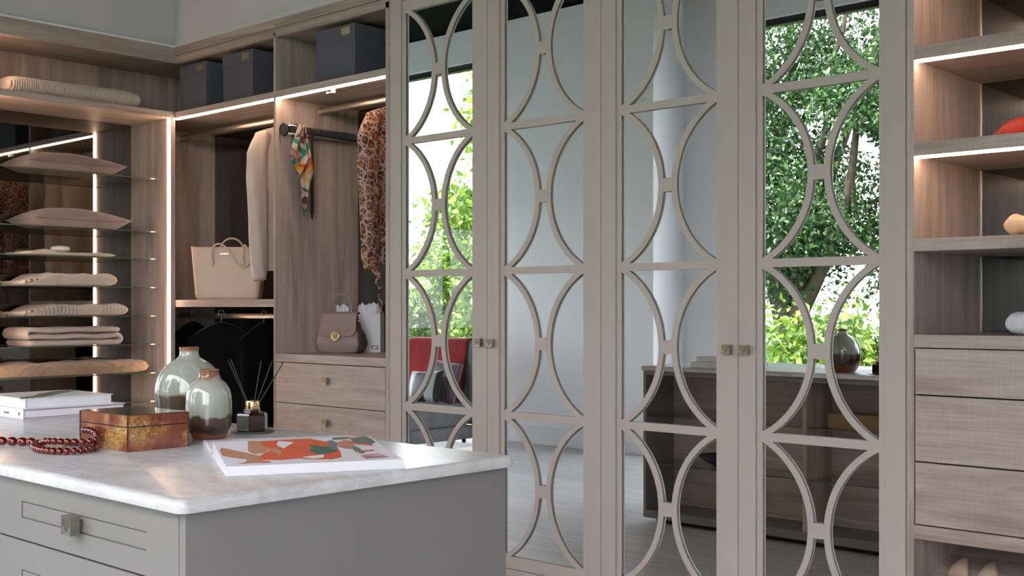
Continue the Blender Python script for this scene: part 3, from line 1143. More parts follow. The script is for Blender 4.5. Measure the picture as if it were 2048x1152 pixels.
M['cover_white'] = plain('white_book_cover', (0.72, 0.72, 0.73), 0.25, var=0.01)
M['cover_purple'] = plain('mauve_book_cover', (0.24, 0.10, 0.20), 0.4, var=0.02)
M['print_green'] = plain('green_print', (0.09, 0.14, 0.05), 0.3, var=0.8, vs=60)
M['print_grey'] = plain('grey_print', (0.12, 0.13, 0.13), 0.3, var=0.8, vs=90)
BX1 = -3.445
b2 = book('hardback_book', 'white book with mauve page edges at the bottom of the stack', BX1 - 0.30, BX1, 1.575, 1.905, ZT, 0.031, 'cover_white')
for zz in (0.0027, 0.0268):
    MB().box(0.1455, 0.1504, -0.160, 0.1652, zz, zz + 0.0016).build('cover_edge', 'cover_purple', b2)
MB().box(0.118, 0.130, -0.1656, -0.1649, 0.011, 0.020).build('spine_mark', 'print_grey', b2)
MB().box(0.02, 0.055, -0.1656, -0.1649, 0.012, 0.018).build('spine_mark', 'print_grey', b2)
b1 = book('hardback_book', 'white book with a green leaf picture on its cover, top of the stack', BX1 - 0.29, BX1 - 0.004, 1.583, 1.865, ZT + 0.0314, 0.030, 'cover_white')
g = MB()
rnd = random.Random(5)
for k in range(64):
    t_ = k / 63
    x = 0.105 - 0.215 * t_ + rnd.uniform(-0.02, 0.02)
    y = -0.115 + 0.235 * t_ + rnd.uniform(-0.02, 0.02)
    a = 2.3 + rnd.uniform(-0.9, 0.9)
    l, wd = rnd.uniform(0.014, 0.036), rnd.uniform(0.005, 0.013)
    ca, sa = math.cos(a), math.sin(a)
    b0 = len(g.v)
    for px_, py_ in ((-l, 0), (-l * .3, -wd), (l * .5, -wd * .7), (l, 0), (l * .5, wd * .7), (-l * .3, wd)):
        g.v.append((x + px_ * ca - py_ * sa, y + px_ * sa + py_ * ca, 0.0304 + k * 4e-6))
    g.face([b0 + q for q in range(6)], k % 2)
g.build('cover_picture', ['print_green', 'print_grey'], b1)

# open magazine with a fashion picture
mg = thing('open_magazine', 'open glossy fashion magazine with a picture of a figure in orange', 'magazine', (-2.209, 1.639, ZT), math.radians(-28.21))
# local x runs along the page width towards the camera's right end, y along the spine
PW, PWL, PH = 0.34, 0.27, 0.3576


def page_z(x, side):
    """height of the paper at distance x from the spine: a hump by the spine, then sloping to the fore-edge"""
    x = abs(x)
    if side > 0:
        if x < 0.022:
            return 0.006 + 0.027 * math.sin(x / 0.022 * PI / 2)
        return 0.0185 + 0.0145 * (1 - min(1.0, (x - 0.022) / (PW - 0.022))) ** 1.5
    return 0.006 + 0.007 * math.sin(min(1, x / PWL) * PI)


def half(side, mats, name):
    b = MB()
    n = 60
    for i in range(n + 1):
        x = (PW if side > 0 else PWL) * i / n
        z = page_z(x, side)
        xs = side * x
        lean = 0.006 * (i / n)
        for y in (-PH / 2, PH / 2):
            b.v.append((xs, y, z))
            b.v.append((xs + side * lean, y, 0.0022))
    for i in range(n):
        q = i * 4
        b.face((q, q + 4, q + 6, q + 2))
        b.face((q, q + 1, q + 5, q + 4))
        b.face((q + 2, q + 6, q + 7, q + 3))
        b.face((q + 1, q + 3, q + 7, q + 5))
    q = n * 4
    b.face((q, q + 1, q + 3, q + 2))
    return b.build(name, mats, mg)


half(1, 'page', 'right_pages')
half(-1, 'page', 'left_pages')
MB().box(-PWL - 0.004, PW + 0.008, -PH / 2 - 0.003, PH / 2 + 0.003, 0.0, 0.0022).build('cover', 'cover_white', mg)
MB().box(-0.002, 0.003, -PH / 2 - 0.0008, -PH / 2 + 0.0002, 0.003, 0.010).build('spine_binding', 'navy_ink', mg)

PC = {'white': M['page'], 'orange': plain('ink_orange', (0.56, 0.075, 0.025), 0.5, var=0.12, vs=40), 'skin': plain('ink_skin', (0.40, 0.19, 0.115), 0.5, var=0.12, vs=30),
      'teal': plain('ink_teal', (0.012, 0.10, 0.072), 0.5, var=0.5, vs=40), 'green': plain('ink_green', (0.07, 0.15, 0.115), 0.5, var=0.3, vs=40),
      'blue': plain('ink_blue', (0.05, 0.11, 0.20), 0.3, var=0.6, vs=90), 'red': plain('ink_red', (0.60, 0.07, 0.045), 0.3, var=0)}


def ink(poly, colour, lift):
    """flat print lying on the right-hand page: poly in page units u (0..1 from spine) v (0..1 along spine)"""
    b = MB()
    # clip-free: fan the outline onto the page height
    n = len(poly)
    for u_, v_ in poly:
        x = u_ * PW
        b.v.append((x, (v_ - 0.5) * PH, page_z(x, 1) + lift))
    b.face(range(n))
    bm = b.build('print', PC[colour], mg)
    me = bm.data
    q = bmesh.new()
    q.from_mesh(me)
    bmesh.ops.triangulate(q, faces=q.faces)
    for _ in range(4):
        bmesh.ops.subdivide_edges(q, edges=[e for e in q.edges if e.calc_length() > 0.012], cuts=1)
        bmesh.ops.triangulate(q, faces=q.faces)
    for v_ in q.verts:
        v_.co.z = page_z(v_.co.x, 1) + lift
    q.to_mesh(me)
    q.free()


INK = [
    ([(0.101, 0.276), (0.081, 0.406), (0.07, 0.531), (0.07, 0.603), (0.229, 0.696), (0.443, 0.713), (0.589, 0.706), (0.818, 0.675), (0.887, 0.609), (0.854, 0.497), (0.796, 0.418), (0.83, 0.327), (0.796, 0.209), (0.648, 0.214), (0.428, 0.316), (0.319, 0.284)], 'orange', 0.00020),
    ([(0.12, 0.397), (0.181, 0.487), (0.405, 0.39), (0.256, 0.367)], 'white', 0.00024),
    ([(0.746, 0.451), (0.687, 0.593), (0.801, 0.571), (0.833, 0.5)], 'white', 0.00028),
    ([(0.391, 0.012), (0.298, 0.028), (0.335, 0.063), (0.521, 0.165), (0.651, 0.226), (0.804, 0.208), (0.775, 0.151), (0.669, 0.064), (0.592, 0.012)], 'skin', 0.00032),
    ([(0.079, 0.212), (0.093, 0.277), (0.319, 0.284), (0.405, 0.306), (0.538, 0.264), (0.57, 0.198), (0.454, 0.172)], 'skin', 0.00036),
    ([(0.402, 0.293), (0.35, 0.332), (0.462, 0.369), (0.602, 0.354), (0.658, 0.331), (0.529, 0.31)], 'skin', 0.00040),
    ([(0.77, 0.133), (0.804, 0.208), (0.892, 0.259), (0.902, 0.191), (0.908, 0.071), (0.85, 0.119)], 'skin', 0.00044),
    ([(0.872, 0.195), (0.845, 0.246), (0.904, 0.257), (0.918, 0.201)], 'red', 0.00048),
    ([(0.301, 0.556), (0.356, 0.614), (0.409, 0.659), (0.423, 0.716), (0.564, 0.691), (0.671, 0.614), (0.663, 0.552), (0.515, 0.53), (0.427, 0.563)], 'teal', 0.00052),
    ([(0.07, 0.753), (0.07, 0.845), (0.07, 0.87), (0.147, 0.799), (0.153, 0.729)], 'green', 0.00056),
    ([(0.186, 0.693), (0.173, 0.726), (0.261, 0.745), (0.543, 0.692), (0.452, 0.665)], 'blue', 0.00060),
    ([(0.261, 0.745), (0.17, 0.809), (0.22, 0.841), (0.429, 0.829), (0.524, 0.784), (0.471, 0.741), (0.403, 0.72)], 'skin', 0.00064),
    ([(0.096, 0.858), (0.078, 0.967), (0.172, 0.985), (0.316, 0.981), (0.387, 0.919), (0.373, 0.86), (0.262, 0.84)], 'green', 0.00068),
    ([(0.384, 0.817), (0.475, 0.84), (0.697, 0.837), (0.717, 0.813), (0.568, 0.789)], 'green', 0.00072),
    ([(0.109, 0.817), (0.07, 0.981), (0.07, 0.968), (0.149, 0.809)], 'red', 0.00076),
    ([(0.25, 0.805), (0.381, 0.947), (0.43, 0.937), (0.298, 0.796)], 'red', 0.00080),
    ([(0.612, 0.794), (0.58, 0.916), (0.621, 0.908), (0.653, 0.786)], 'red', 0.00084),
    ([(0.794, 0.791), (0.733, 0.921), (0.758, 0.915), (0.819, 0.786)], 'red', 0.00088),
    ([(0.84, 0.795), (0.811, 0.93), (0.837, 0.925), (0.865, 0.79)], 'red', 0.00092),
    ([(0.886, 0.799), (0.861, 0.945), (0.887, 0.94), (0.912, 0.794)], 'red', 0.00096),
]
for poly, colour, lift in INK:
    ink(poly, colour, lift)

# ------------------------------------------------------------------ textiles on the glass shelves
def cushion(name, label, mat, loc, lx, ly, h, rz=0.0, tip=0.0):
    """plump flanged cushion lying flat: lx, ly half sizes, h thickness"""
    b = MB()

    def outline(u, v):
        x, y = 2 * u - 1, 2 * v - 1
        # pinched sides, pointed corners
        px_ = lx * x * (1 - 0.07 * (1 - y * y) * abs(x) ** 3)
        py_ = ly * y * (1 - 0.05 * (1 - x * x) * abs(y) ** 3)
        return px_, py_, x, y

    def dome(x, y):
        k = max(0.0, (1 - abs(x) ** 2.6)) ** 0.55 * max(0.0, (1 - abs(y) ** 2.4)) ** 0.6
        return k

    def top(u, v):
        px_, py_, x, y = outline(u, v)
        d = dome(x, y)
        w_ = 0.006 * nz3(px_, py_, 0.3, 9) * d
        return (px_, py_, h * 0.36 + (h * 0.64) * d + w_ + 0.012 * max(0, y) ** 4 * (1 - d))

    def bot(u, v):
        px_, py_, x, y = outline(u, v)
        d = dome(x, y)
        return (px_, py_, h * 0.36 - h * 0.36 * min(1.0, d * 1.9) + 0.012 * max(0, y) ** 4 * (1 - d) - 0.0015 * (1 - d))
    b.grid(top, 34, 42)
    b.grid(bot, 34, 42)
    o = b.build(name, mat, smooth=True)
    o.location = loc
    o.rotation_euler = (0, 0, rz)
    return tag(o, label, 'cushion', 'cushions on the glass shelves')


E5 = 0.0006
cushion('flat_cushion', 'taupe velvet cushion lying on the topmost glass shelf', 'cushion_a', (-6.355, 3.140, GZ[0] + E5), 0.180, 0.292, 0.108)
cushion('flat_cushion', 'smooth mauve satin cushion on the second glass shelf', 'cushion_b', (-6.355, 3.172, GZ[1] + E5), 0.180, 0.288, 0.112)


def soft_slab(nx, ny, lx, ly, h, e=0.32, fn=None, zpow=0.55):
    """rounded cloth slab; returns an MB with a closed skin. fn(x, y, s) adds displacement (dx, dy, dz)"""
    b = MB()
    nv, nu = nx, ny

    def ring(u, v):
        # u runs along y (length), v round the x-z section
        y = 2 * u - 1
        a = 2 * PI * v
        ca, sa = math.cos(a), math.sin(a)
        sx = math.copysign(abs(ca) ** e, ca)
        sz = math.copysign(abs(sa) ** zpow, sa)
        endk = max(0.0, 1 - abs(y) ** 16) ** 0.5
        x = lx * sx * (0.985 + 0.015 * endk)
        z = h / 2 + h / 2 * sz * (0.35 + 0.65 * endk)
        p = [x, ly * y, z]
        if fn:
            d = fn(sx, y, sz, a)
            p = [p[0] + d[0], p[1] + d[1], max(0.0, p[2] + d[2])]
        return p
    b.grid(ring, nu, nv, wrap_v=True)
    base = 0
    for j in (0, nu - 1):
        idx = [base + r * nu + j for r in range(nv)]
        b.face(idx if j else list(reversed(idx)))
    return b


def put(b, name, label, cat, mat, loc, group, rz=0.0):
    o = b.build(name, mat, smooth=True)
    o.location = loc
    o.rotation_euler = (0, 0, rz)
    return tag(o, label, cat, group)


# ribbed blanket on the wooden shelf
def ribf(sx, y, sz, a):
    k = 0.0036 * math.cos(y * 58 * PI)
    bend = 0.010 * math.sin(y * 3.0)
    return (k * sx, 0.012 * nz3(sx, sz, 0, 1.5) * (abs(y) > 0.98), k * sz + 0.006 * nz3(y * 3, sx, 0, 1.2) * (sz > 0) + bend * 0.3 * (sz > 0))


put(soft_slab(36, 420, 0.120, 0.375, 0.100, 0.7, ribf, 0.8), 'ribbed_blanket', 'cream ribbed knit blanket rolled on the wooden shelf above the glass shelves', 'blanket', 'rib',
    (-6.275, 3.130, SH1 + E5), 'folded textiles')

def tailf(sx, y, sz, a):
    return (0, 0, 0.012 * nz3(y * 4, sx * 2, 0, 1.5) * (sz > 0))


# thin cream scarf and its small round pad
put(soft_slab(24, 60, 0.15, 0.258, 0.020, 0.3, lambda sx, y, sz, a: (0.01 * nz3(y * 3, 0, 2, 2), 0, (0.010 * max(0, nz3(y * 5, sx, 1, 1.1)) + 0.012 * math.exp(-((y + 0.55) / 0.16) ** 2)) * (sz > 0)), 0.6),
    'folded_scarf', 'thin cream scarf folded on the third glass shelf', 'scarf', 'scarf_white', (-6.355, 3.117, GZ[2] + E5), 'folded textiles')
b = MB()
prof = [(max(0.001, 0.052 * math.sin(PI * i / 12) ** 0.6), 0.018 - 0.018 * math.cos(PI * i / 12)) for i in range(13)]
b.lathe(prof, 30)
o = b.build('round_pad', 'white', smooth=True)
o.location = (-6.33, 3.105, GZ[2] + 0.0235)
tag(o, 'small white rounded pad resting on the cream scarf', 'pad')


def fringed(name, label, mat, z, y0, y1, h, lean):
    t_ = thing(name, label, 'throw', (-6.345, (y0 + y1) / 2, z), group='folded textiles')
    ly = (y1 - y0) / 2

    def f(sx, y, sz, a):
        sag = 0.010 * nz3(y * 3.5, sx * 1.3, 1, 1.2) * (sz > 0)
        crease = -0.004 * math.exp(-((sz - 0.05) / 0.12) ** 2) * (abs(sx) > 0.6)
        taper = -(h * 0.55) * max(0.0, (-y - 0.45) / 0.55) ** 1.5 * (1 if sz > 0 else 0)
        wr = 0.004 * math.sin(y * 60 + sz * 5) * max(0.0, (-y - 0.35)) * (1 if sx > 0 else 0)
        return (math.copysign(crease, sx) + wr, lean * sz * max(0.0, -y - 0.2), sag + taper)
    o = soft_slab(36, 120, 0.150, ly, h, 0.3, f, 0.55).build('cloth', mat, t_, smooth=True)
    fr = MB()
    for k in range(46):
        yy = -ly - 0.002 + random.uniform(0, 0.035)
        xx = 0.13 - 0.27 * random.random()
        zz = h * random.uniform(0.08, 0.4)
        fr.tube([(xx, yy + 0.02, zz), (xx + random.uniform(-.01, .01), yy - 0.012, zz * 0.6), (xx + random.uniform(-.012, .012), yy - random.uniform(0.02, 0.04), 0.0022)], 0.0016, 5)
    for k in range(26):   # tassels lying down over the front edge near the end
        q = k / 25
        yy = -ly + 0.015 + 0.16 * q
        top = h * (0.35 + 0.55 * q)
        fr.tube([(0.149, yy + 0.03, top), (0.156, yy + 0.012, top * 0.55), (0.155, yy - 0.015, 0.003)], 0.0021, 5)
    fr.build('fringe', mat, t_)
    return t_


fringed('fringed_throw', 'cream wool throw with fringe on the fourth glass shelf', 'throw_cream', GZ[3] + E5, 2.85, 3.378, 0.070, 0.03)
fringed('striped_throw', 'cream throw with fine grey stripes on the fifth glass shelf', 'striped', GZ[4] + E5, 2.85, 3.445, 0.066, 0.03)


def serpentine(nl, half_len, thick, gap=0.0015, r_end=None):
    """closed outline (y, z) of a cloth folded nl times, first layer at the bottom"""
    cen = []
    pitch = thick + gap
    for k in range(nl):
        z = thick / 2 + k * pitch
        a, c_ = (-half_len, half_len) if k % 2 == 0 else (half_len, -half_len)
        a += 0.012 * ((k * 37) % 5 - 2) / 2 * 0.3
        for i in range(25):
            t_ = i / 24
            y = a + (c_ - a) * t_
            cen.append((y, z + 0.0022 * math.sin(7 * y / half_len + k) * (k > 0)))
        if k < nl - 1:
            s = 1 if k % 2 == 0 else -1
            for i in range(1, 7):
                an = -PI / 2 + PI * i / 7
                cen.append((c_ + s * pitch / 2 * 1.0 * math.cos(an), z + pitch / 2 + pitch / 2 * math.sin(an)))
    return cen


def folded(name, label, mat, loc, nl, half_len, thick, depth, bulge=0.0):
    cen = serpentine(nl, half_len, thick)
    N = len(cen)
    b = MB()
    # sweep a rounded strip along the fold line; each point gets a section across x
    nx = 16
    rows_top, rows_bot = [], []
    for i, (y, z) in enumerate(cen):
        p0, p1 = cen[max(0, i - 1)], cen[min(N - 1, i + 1)]
        dy, dz = p1[0] - p0[0], p1[1] - p0[1]
        L_ = math.hypot(dy, dz) or 1
        ny_, nz_ = -dz / L_, dy / L_
        rt, rb = [], []
        for k in range(nx + 1):
            x = depth * (k / nx - 0.5)
            edge = 1 - abs(2 * k / nx - 1) ** 8
            hh = thick / 2 * (0.3 + 0.7 * edge ** 0.5)
            wob = 0.004 * nz3(x * 8, y * 5, z * 20, 1.0)
            xx = x + 0.006 * nz3(y * 5, z * 30, 3, 1.0) * (abs(2 * k / nx - 1) > 0.9)
            zz = max(0.0004, z + nz_ * hh + wob * (z > thick))
            rt.append((xx, y + ny_ * hh, zz))
            rb.append((xx, y - ny_ * hh, max(0.0004, z - nz_ * hh + wob * (z > thick))))
        rows_top.append(rt)
        rows_bot.append(rb)
    n1 = nx + 1
    for r_ in rows_top:
        b.v += r_
    for r_ in rows_bot:
        b.v += r_
    off = N * n1
    for i in range(N - 1):
        for k in range(nx):
            b.face((i * n1 + k, i * n1 + k + 1, (i + 1) * n1 + k + 1, (i + 1) * n1 + k))
            b.face((off + i * n1 + k, off + (i + 1) * n1 + k, off + (i + 1) * n1 + k + 1, off + i * n1 + k + 1))
        for k in (0, nx):
            b.face((i * n1 + k, (i + 1) * n1 + k, off + (i + 1) * n1 + k, off + i * n1 + k))
    for i in (0, N - 1):
        for k in range(nx):
            b.face((i * n1 + k, i * n1 + k + 1, off + i * n1 + k + 1, off + i * n1 + k))
    return put(b, name, label, 'blanket', mat, loc, 'folded textiles')


folded('folded_blanket', 'thick blush wool blanket folded in layers on the sixth glass shelf', 'throw_pink', (-6.355, 3.138, GZ[5] + E5), 3, 0.258, 0.033, 0.30)


def crof(sx, y, sz, a):
    k = 0.004 * math.sin(y * 46) * math.cos(sz * 6) * (sx > 0.4)
    return (k, 0, 0.016 * nz3(y * 4, sx * 1.5, 4, 1.2) * (sz > 0.2) - 0.004 * math.exp(-((sz + 0.1) / 0.15) ** 2) * 0)


put(soft_slab(44, 200, 0.155, 0.455, 0.072, 0.34, crof, 0.5), 'crochet_throw', 'tan crochet throw folded on the seventh glass shelf', 'throw', 'crochet',
    (-6.36, 3.125, GZ[6] + E5), 'folded textiles')


# ------------------------------------------------------------------ storage boxes on the top shelf
def storage_box(x0, x1, label, y=3.725, dep=0.36, h=0.268):
    t_ = thing('storage_box', label, 'box', ((x0 + x1) / 2, y + dep / 2, SH1 + E5), group='charcoal storage boxes')
    a, c_ = (x1 - x0) / 2, dep / 2
    MB().box(-a + 0.003, a - 0.003, -c_ + 0.003, c_ - 0.003, 0, h - 0.07).build('body', 'box_grey', t_, bevel=0.0015)
    lid = MB().box(-a, a, -c_, c_, h - 0.072, h).build('lid', 'box_grey', t_, bevel=0.0015)
    hx = a * 0.62
    b = MB().box(hx - 0.045, hx + 0.022, -c_ - 0.002, -c_, h - 0.05, h - 0.014)
    b.build('label_holder', 'label_gold', lid)['label'] = 'metal label holder'


storage_box(-6.11, -5.83, 'charcoal linen storage box nearest the ribbed blanket')
storage_box(-5.665, -5.375, 'charcoal linen storage box, middle one of three on the top shelf')
storage_box(-4.82, -4.51, 'charcoal linen storage box alone above the snake print blouse')


# ------------------------------------------------------------------ clothes
def hanger_mesh(w_=0.20, mat='wood_x', drop=0.07):
    """wire hook and shaped shoulders in the y-z plane, rail centre at the origin"""
    b = MB()
    hook = [(0, 0.017 * math.sin(a), 0.017 * math.cos(a) + 0.0) for a in [math.radians(q) for q in range(-150, 91, 20)]]
    hook = [(0, y, z) for _, y, z in hook] + [(0, 0.0, -0.035), (0, 0.0, -0.055)]
    b.tube(hook, 0.0018, 6, m=0)
    sh = [(0, -w_ + 2 * w_ * i / 24, -0.055 - drop * (abs(2 * i / 24 - 1) ** 1.5)) for i in range(25)]
    b.tube(sh, 0.006, 8, m=1)
    return b


def garment(t_, mat, w_top, w_mid, w_hem, z_top, z_hem, depth=0.035, nfold=7, fold=0.010, drop=0.075, name='torso', hem_fn=None):
    """body of a shirt hung in the y-z plane: closed tube, thin in x"""
    b = MB()
    nu, nv = 96, 46

    def f(u, v):
        a = 2 * PI * u
        q = v
        w_ = w_top + (w_mid - w_top) * min(1, q / 0.35) if q < 0.35 else w_mid + (w_hem - w_mid) * (q - 0.35) / 0.65
        neck = max(0.0, 1 - q / 0.05)
        ca, sa = math.cos(a), math.sin(a)
        y = w_ * math.copysign(abs(ca) ** 0.8, ca)
        fo = fold * (0.15 + q) * (math.sin(y / w_ * nfold + 1.3 + 2 * q) * 0.6 + 0.4 * nz3(y * 9, q * 3, 1.7, 1.4) * 2)
        x = depth * (0.35 + 0.65 * min(1, q * 3)) * math.copysign(abs(sa) ** 0.7, sa) + fo
        z = z_top + (z_hem - z_top) * q - drop * (abs(y) / w_top) ** 1.35 * max(0.0, 1 - q * 2.4)
        if hem_fn:
            z += hem_fn(y / w_) * q ** 3
        return (x, y, z)
    b.grid(f, nu, nv, wrap_u=True)
    b.face([i for i in range(nu)])
    return b.build(name, mat, t_, smooth=True)


def sleeve(t_, mat, pts, rads, flat=0.55, name='sleeve', nf=5):
    P, Rr = [], []
    for i in range(len(pts) - 1):
        for k in range(8):
            q = k / 8
            P.append(tuple(pts[i][d] + (pts[i + 1][d] - pts[i][d]) * q for d in range(3)))
            Rr.append(rads[i] + (rads[i + 1] - rads[i]) * q)
    P.append(pts[-1])
    Rr.append(rads[-1])
    b = MB()
    n = 26
    for j, (p, r) in enumerate(zip(P, Rr)):
        for i in range(n):
            a = 2 * PI * i / n
            k = 1 + 0.10 * math.sin(nf * a + j * 0.25) + 0.14 * nz3(math.cos(a), math.sin(a), j * 0.12, 1.6)
            b.v.append((p[0] + r * flat * k * math.sin(a), p[1] + r * k * math.cos(a), p[2] + 0.012 * math.sin(a)))
    for j in range(len(P) - 1):
        for i in range(n):
            k = (i + 1) % n
            b.face((j * n + i, j * n + k, (j + 1) * n + k, (j + 1) * n + i))
    b.face(list(reversed(range(n))))
    b.face([(len(P) - 1) * n + i for i in range(n)])
    return b.build(name, mat, t_, smooth=True)


def shirt(label, cat, mat, x, z_rail, w_top, z_hem, cuff_z, name, hmat='chrome'):
    t_ = thing(name, label, cat, (x, 3.98, z_rail))
    zt = -0.055
    garment(t_, mat, w_top, w_top * 0.86, w_top * 0.92, zt, z_hem - z_rail, depth=0.040, drop=0.065)
    for s in (-1, 1):
        sleeve(t_, mat, [(0.012, s * (w_top - 0.03), zt - 0.075), (0.018, s * (w_top + 0.012), zt - 0.18), (0.030, s * (w_top + 0.022), zt - 0.40), (0.030, s * (w_top + 0.015), (cuff_z - z_rail) + 0.10),
                         (0.03, s * (w_top + 0.004), cuff_z - z_rail)], [0.050, 0.062, 0.058, 0.055, 0.040])
    hanger_mesh(w_top - 0.02).build('hanger', ['chrome', 'black'], t_, smooth=True)
    return t_


bl = shirt('pale blush silk blouse hanging above the tan tote bag', 'blouse', 'blouse', -5.39, 2.317, 0.215, 1.44, 1.39, 'hanging_blouse')
sn = shirt('orange snake print blouse with a neck tie hanging above the mauve handbag', 'blouse', 'snake', -4.47, 2.322, 0.205, 1.45, 1.43, 'hanging_blouse')
# knotted tie of the snake print blouse
path = []
for i in range(40):
    q = i / 39
    path.append((0.030 + 0.008 * math.sin(q * 26), -0.185 + 0.05 * q + 0.010 * math.cos(q * 26) * (q < 0.5), -0.86 - 0.26 * q))
MB().tube(path, [0.016 - 0.010 * (i / 39) for i in range(40)], 10, flat=0.5).build('neck_tie', 'snake', sn, smooth=True)

# black garments on hangers below the mid shelf
for k, (x, lab) in enumerate(((-6.36, 'black garment on a wire hanger nearest the lit panel edge, under the mid shelf'),
                              (-6.05, 'black garment hanging second from the lit panel edge, under the mid shelf'),
                              (-5.62, 'black garment with glossy trim hanging beside the drawers, under the mid shelf'))):
    t_ = thing('black_garment', lab, 'garment', (x, 3.97, 1.204), rz=(0.25, -0.5, 0.2)[k], group='black garments')
    garment(t_, 'black_cloth', 0.20, 0.18, 0.17, -0.055, -0.72 + 0.08 * k, depth=0.035, drop=0.10, name='cloth')
    hanger_mesh(0.19, drop=0.10).build('hanger', ['chrome', 'black'], t_, smooth=True)

# ------------------------------------------------------------------ tie rack with scarf and necktie
tr = thing('tie_rack', 'black ribbed pull out tie rack fixed on the oak panel', 'rack', (-5.119, 3.94, 2.18))
l = tr.location
b = MB()
for dz in (0.014, -0.026):
    b.tube([(0.055, 3.712 - l.y, dz), (0.055, 4.20 - l.y, dz)], 0.006, 10)
b.build('rails', 'chrome', tr, smooth=True)
b = MB().box(0.044, 0.066, 3.735 - l.y, 4.205 - l.y, -0.022, 0.010)
b.build('bar', 'black', tr, bevel=0.001)
M['grey_plastic'] = plain('graphite_plastic', (0.05, 0.05, 0.055), 0.3, var=0)
pin0 = MB().box(0.040, 0.0775, -0.0026, 0.0026, -0.020, 0.014).build('peg', 'grey_plastic', tr)
for k in range(34):
    o = pin0 if k == 0 else copy_part(pin0, tr)
    o.location = (0, 3.742 + k * 0.0136 - l.y, 0)
for yy in (3.716, 3.79):
    b = MB().lathe([(0.036, 0), (0.038, 0.006), (0.034, 0.012)], 26)
    o = b.build('end_plate', 'black', tr, smooth=False)
    o.rotation_euler = (PI / 2, 0, 0)
    o.location = (0.040, yy - l.y + 0.006, -0.006)
MB().box(0.0, 0.046, 3.79 - l.y, 4.18 - l.y, -0.012, 0.002).build('slide', 'black', tr)

# scarf hung over a peg: two drooping pointed tails
sc = thing('silk_scarf', 'multicoloured silk scarf hanging from the black tie rack', 'scarf', (-5.058, 3.80, 2.19))


def tail(y_top, yc, zb, wmax, x0, name, sk):
    b = MB()

    def f(u, v):
        q = v
        s = 2 * u - 1
        wd = wmax * (0.16 + 0.84 * min(1, (q / 0.62)) ** 1.2) if q < 0.62 else wmax * (1 - ((q - 0.62) / 0.38)) ** 0.9 + 0.001
        y = y_top + (yc - y_top) * q + s * wd
        x = x0 + 0.016 * math.sin(s * 3.6 + q * 3 + sk) * min(1, q * 2 + 0.2) + 0.006 * math.sin(9 * s) * (1 - q)
        z = 0.012 - (0.012 - zb) * q - sk * 0.02 * s * q
        return (x, y, z)
    b.grid(f, 30, 44)
    o = b.build(name, 'silk', sc, smooth=True)
    m_ = o.modifiers.new('thickness', 'SOLIDIFY')
    m_.thickness = 0.0012
    return o


tail(-0.012, -0.030, -0.225, 0.052, 0.028, 'front_tail', 2.0)
tail(0.016, 0.030, -0.425, 0.058, 0.010, 'long_tail', -2.4)
tail(0.0, 0.0, -0.26, 0.05, -0.006, 'back_tail', 0.6)
nt = MB()
nt.v = []
for q in range(13):
    z = 0.004 - 0.475 * q / 12
    wd = 0.007 + 0.007 * q / 12
    if q == 12:
        wd = 0.002
    for s in (-1, 1):
        nt.v += [(0.0, s * wd, z), (0.004, s * wd, z)]
for q in range(12):
    i = q * 4
    nt.face((i, i + 2, i + 6, i + 4))
    nt.face((i + 1, i + 5, i + 7, i + 3))
    nt.face((i, i + 4, i + 5, i + 1))
    nt.face((i + 2, i + 3, i + 7, i + 6))
nt.face((0, 1, 3, 2))
o = nt.build('necktie', plain('dark_pattern_tie', (0.02, 0.02, 0.024), 0.5, var=0.9, vs=220))
o.location = (-5.040, 3.868, 2.176)
tag(o, 'narrow dark necktie hanging behind the silk scarf', 'necktie')

# ------------------------------------------------------------------ bags
tb = thing('tote_bag', 'tan leather tote bag with two thin handles on the mid shelf', 'bag', (-5.862, 3.90, 1.281 + E5), math.radians(44))
b = MB()
nu, nv = 64, 20


def totef(u, v):
    a = 2 * PI * u
    ca, sa = math.cos(a), math.sin(a)
    e = 0.28
    wx = 0.183 + 0.030 * v
    wy = 0.075 - 0.012 * v
    r = 1.0 - 0.05 * max(0, 1 - v / 0.06)
    x = wx * math.copysign(abs(ca) ** e, ca) * r
    y = wy * math.copysign(abs(sa) ** e, sa) * r - 0.006 * math.sin(v * PI) * math.copysign(1, sa) * (1 - abs(ca))
    return (x, y, 0.305 * v + 0.006 * abs(ca) ** 6 * v)


b.grid(totef, nu, nv, wrap_u=True)
b.face(list(reversed(range(nu))))
o = b.build('body', 'tote', tb, smooth=True)
m_ = o.modifiers.new('thickness', 'SOLIDIFY')
m_.thickness = 0.003


def arch(x0, x1, y, z0, top, sag, n=26, lean=0.0):
    out = []
    for i in range(n + 1):
        t_ = i / n
        a = PI * t_
        out.append(((x0 + x1) / 2 - (x1 - x0) / 2 * math.cos(a), y + lean * math.sin(a), z0 + top * math.sin(a) ** 0.8))
    return out


MB().tube(arch(-0.075, 0.075, 0.066, 0.25, 0.112, 0, lean=0.006), 0.0055, 10).build('handle', 'tote', tb, smooth=True)
p = [(-0.085, -0.072, 0.225), (-0.084, -0.073, 0.27), (-0.075, -0.074, 0.305), (-0.050, -0.074, 0.322), (-0.02, -0.076, 0.315), (0.015, -0.078, 0.285), (0.045, -0.080, 0.235), (0.075, -0.082, 0.198), (0.105, -0.082, 0.190),
     (0.128, -0.080, 0.205), (0.132, -0.078, 0.24), (0.122, -0.075, 0.285), (0.108, -0.074, 0.315), (0.098, -0.073, 0.30), (0.094, -0.073, 0.225)]
P = [Vector(q) for q in p]
dense = []
for i in range(len(P) - 1):
    p0, p1, p2, p3 = P[max(i - 1, 0)], P[i], P[i + 1], P[min(i + 2, len(P) - 1)]
    for k in range(5):
        t_ = k / 5
        dense.append(0.5 * ((2 * p1) + (p2 - p0) * t_ + (2 * p0 - 5 * p1 + 4 * p2 - p3) * t_ ** 2 + (3 * p1 - p0 - 3 * p2 + p3) * t_ ** 3))
dense.append(P[-1])
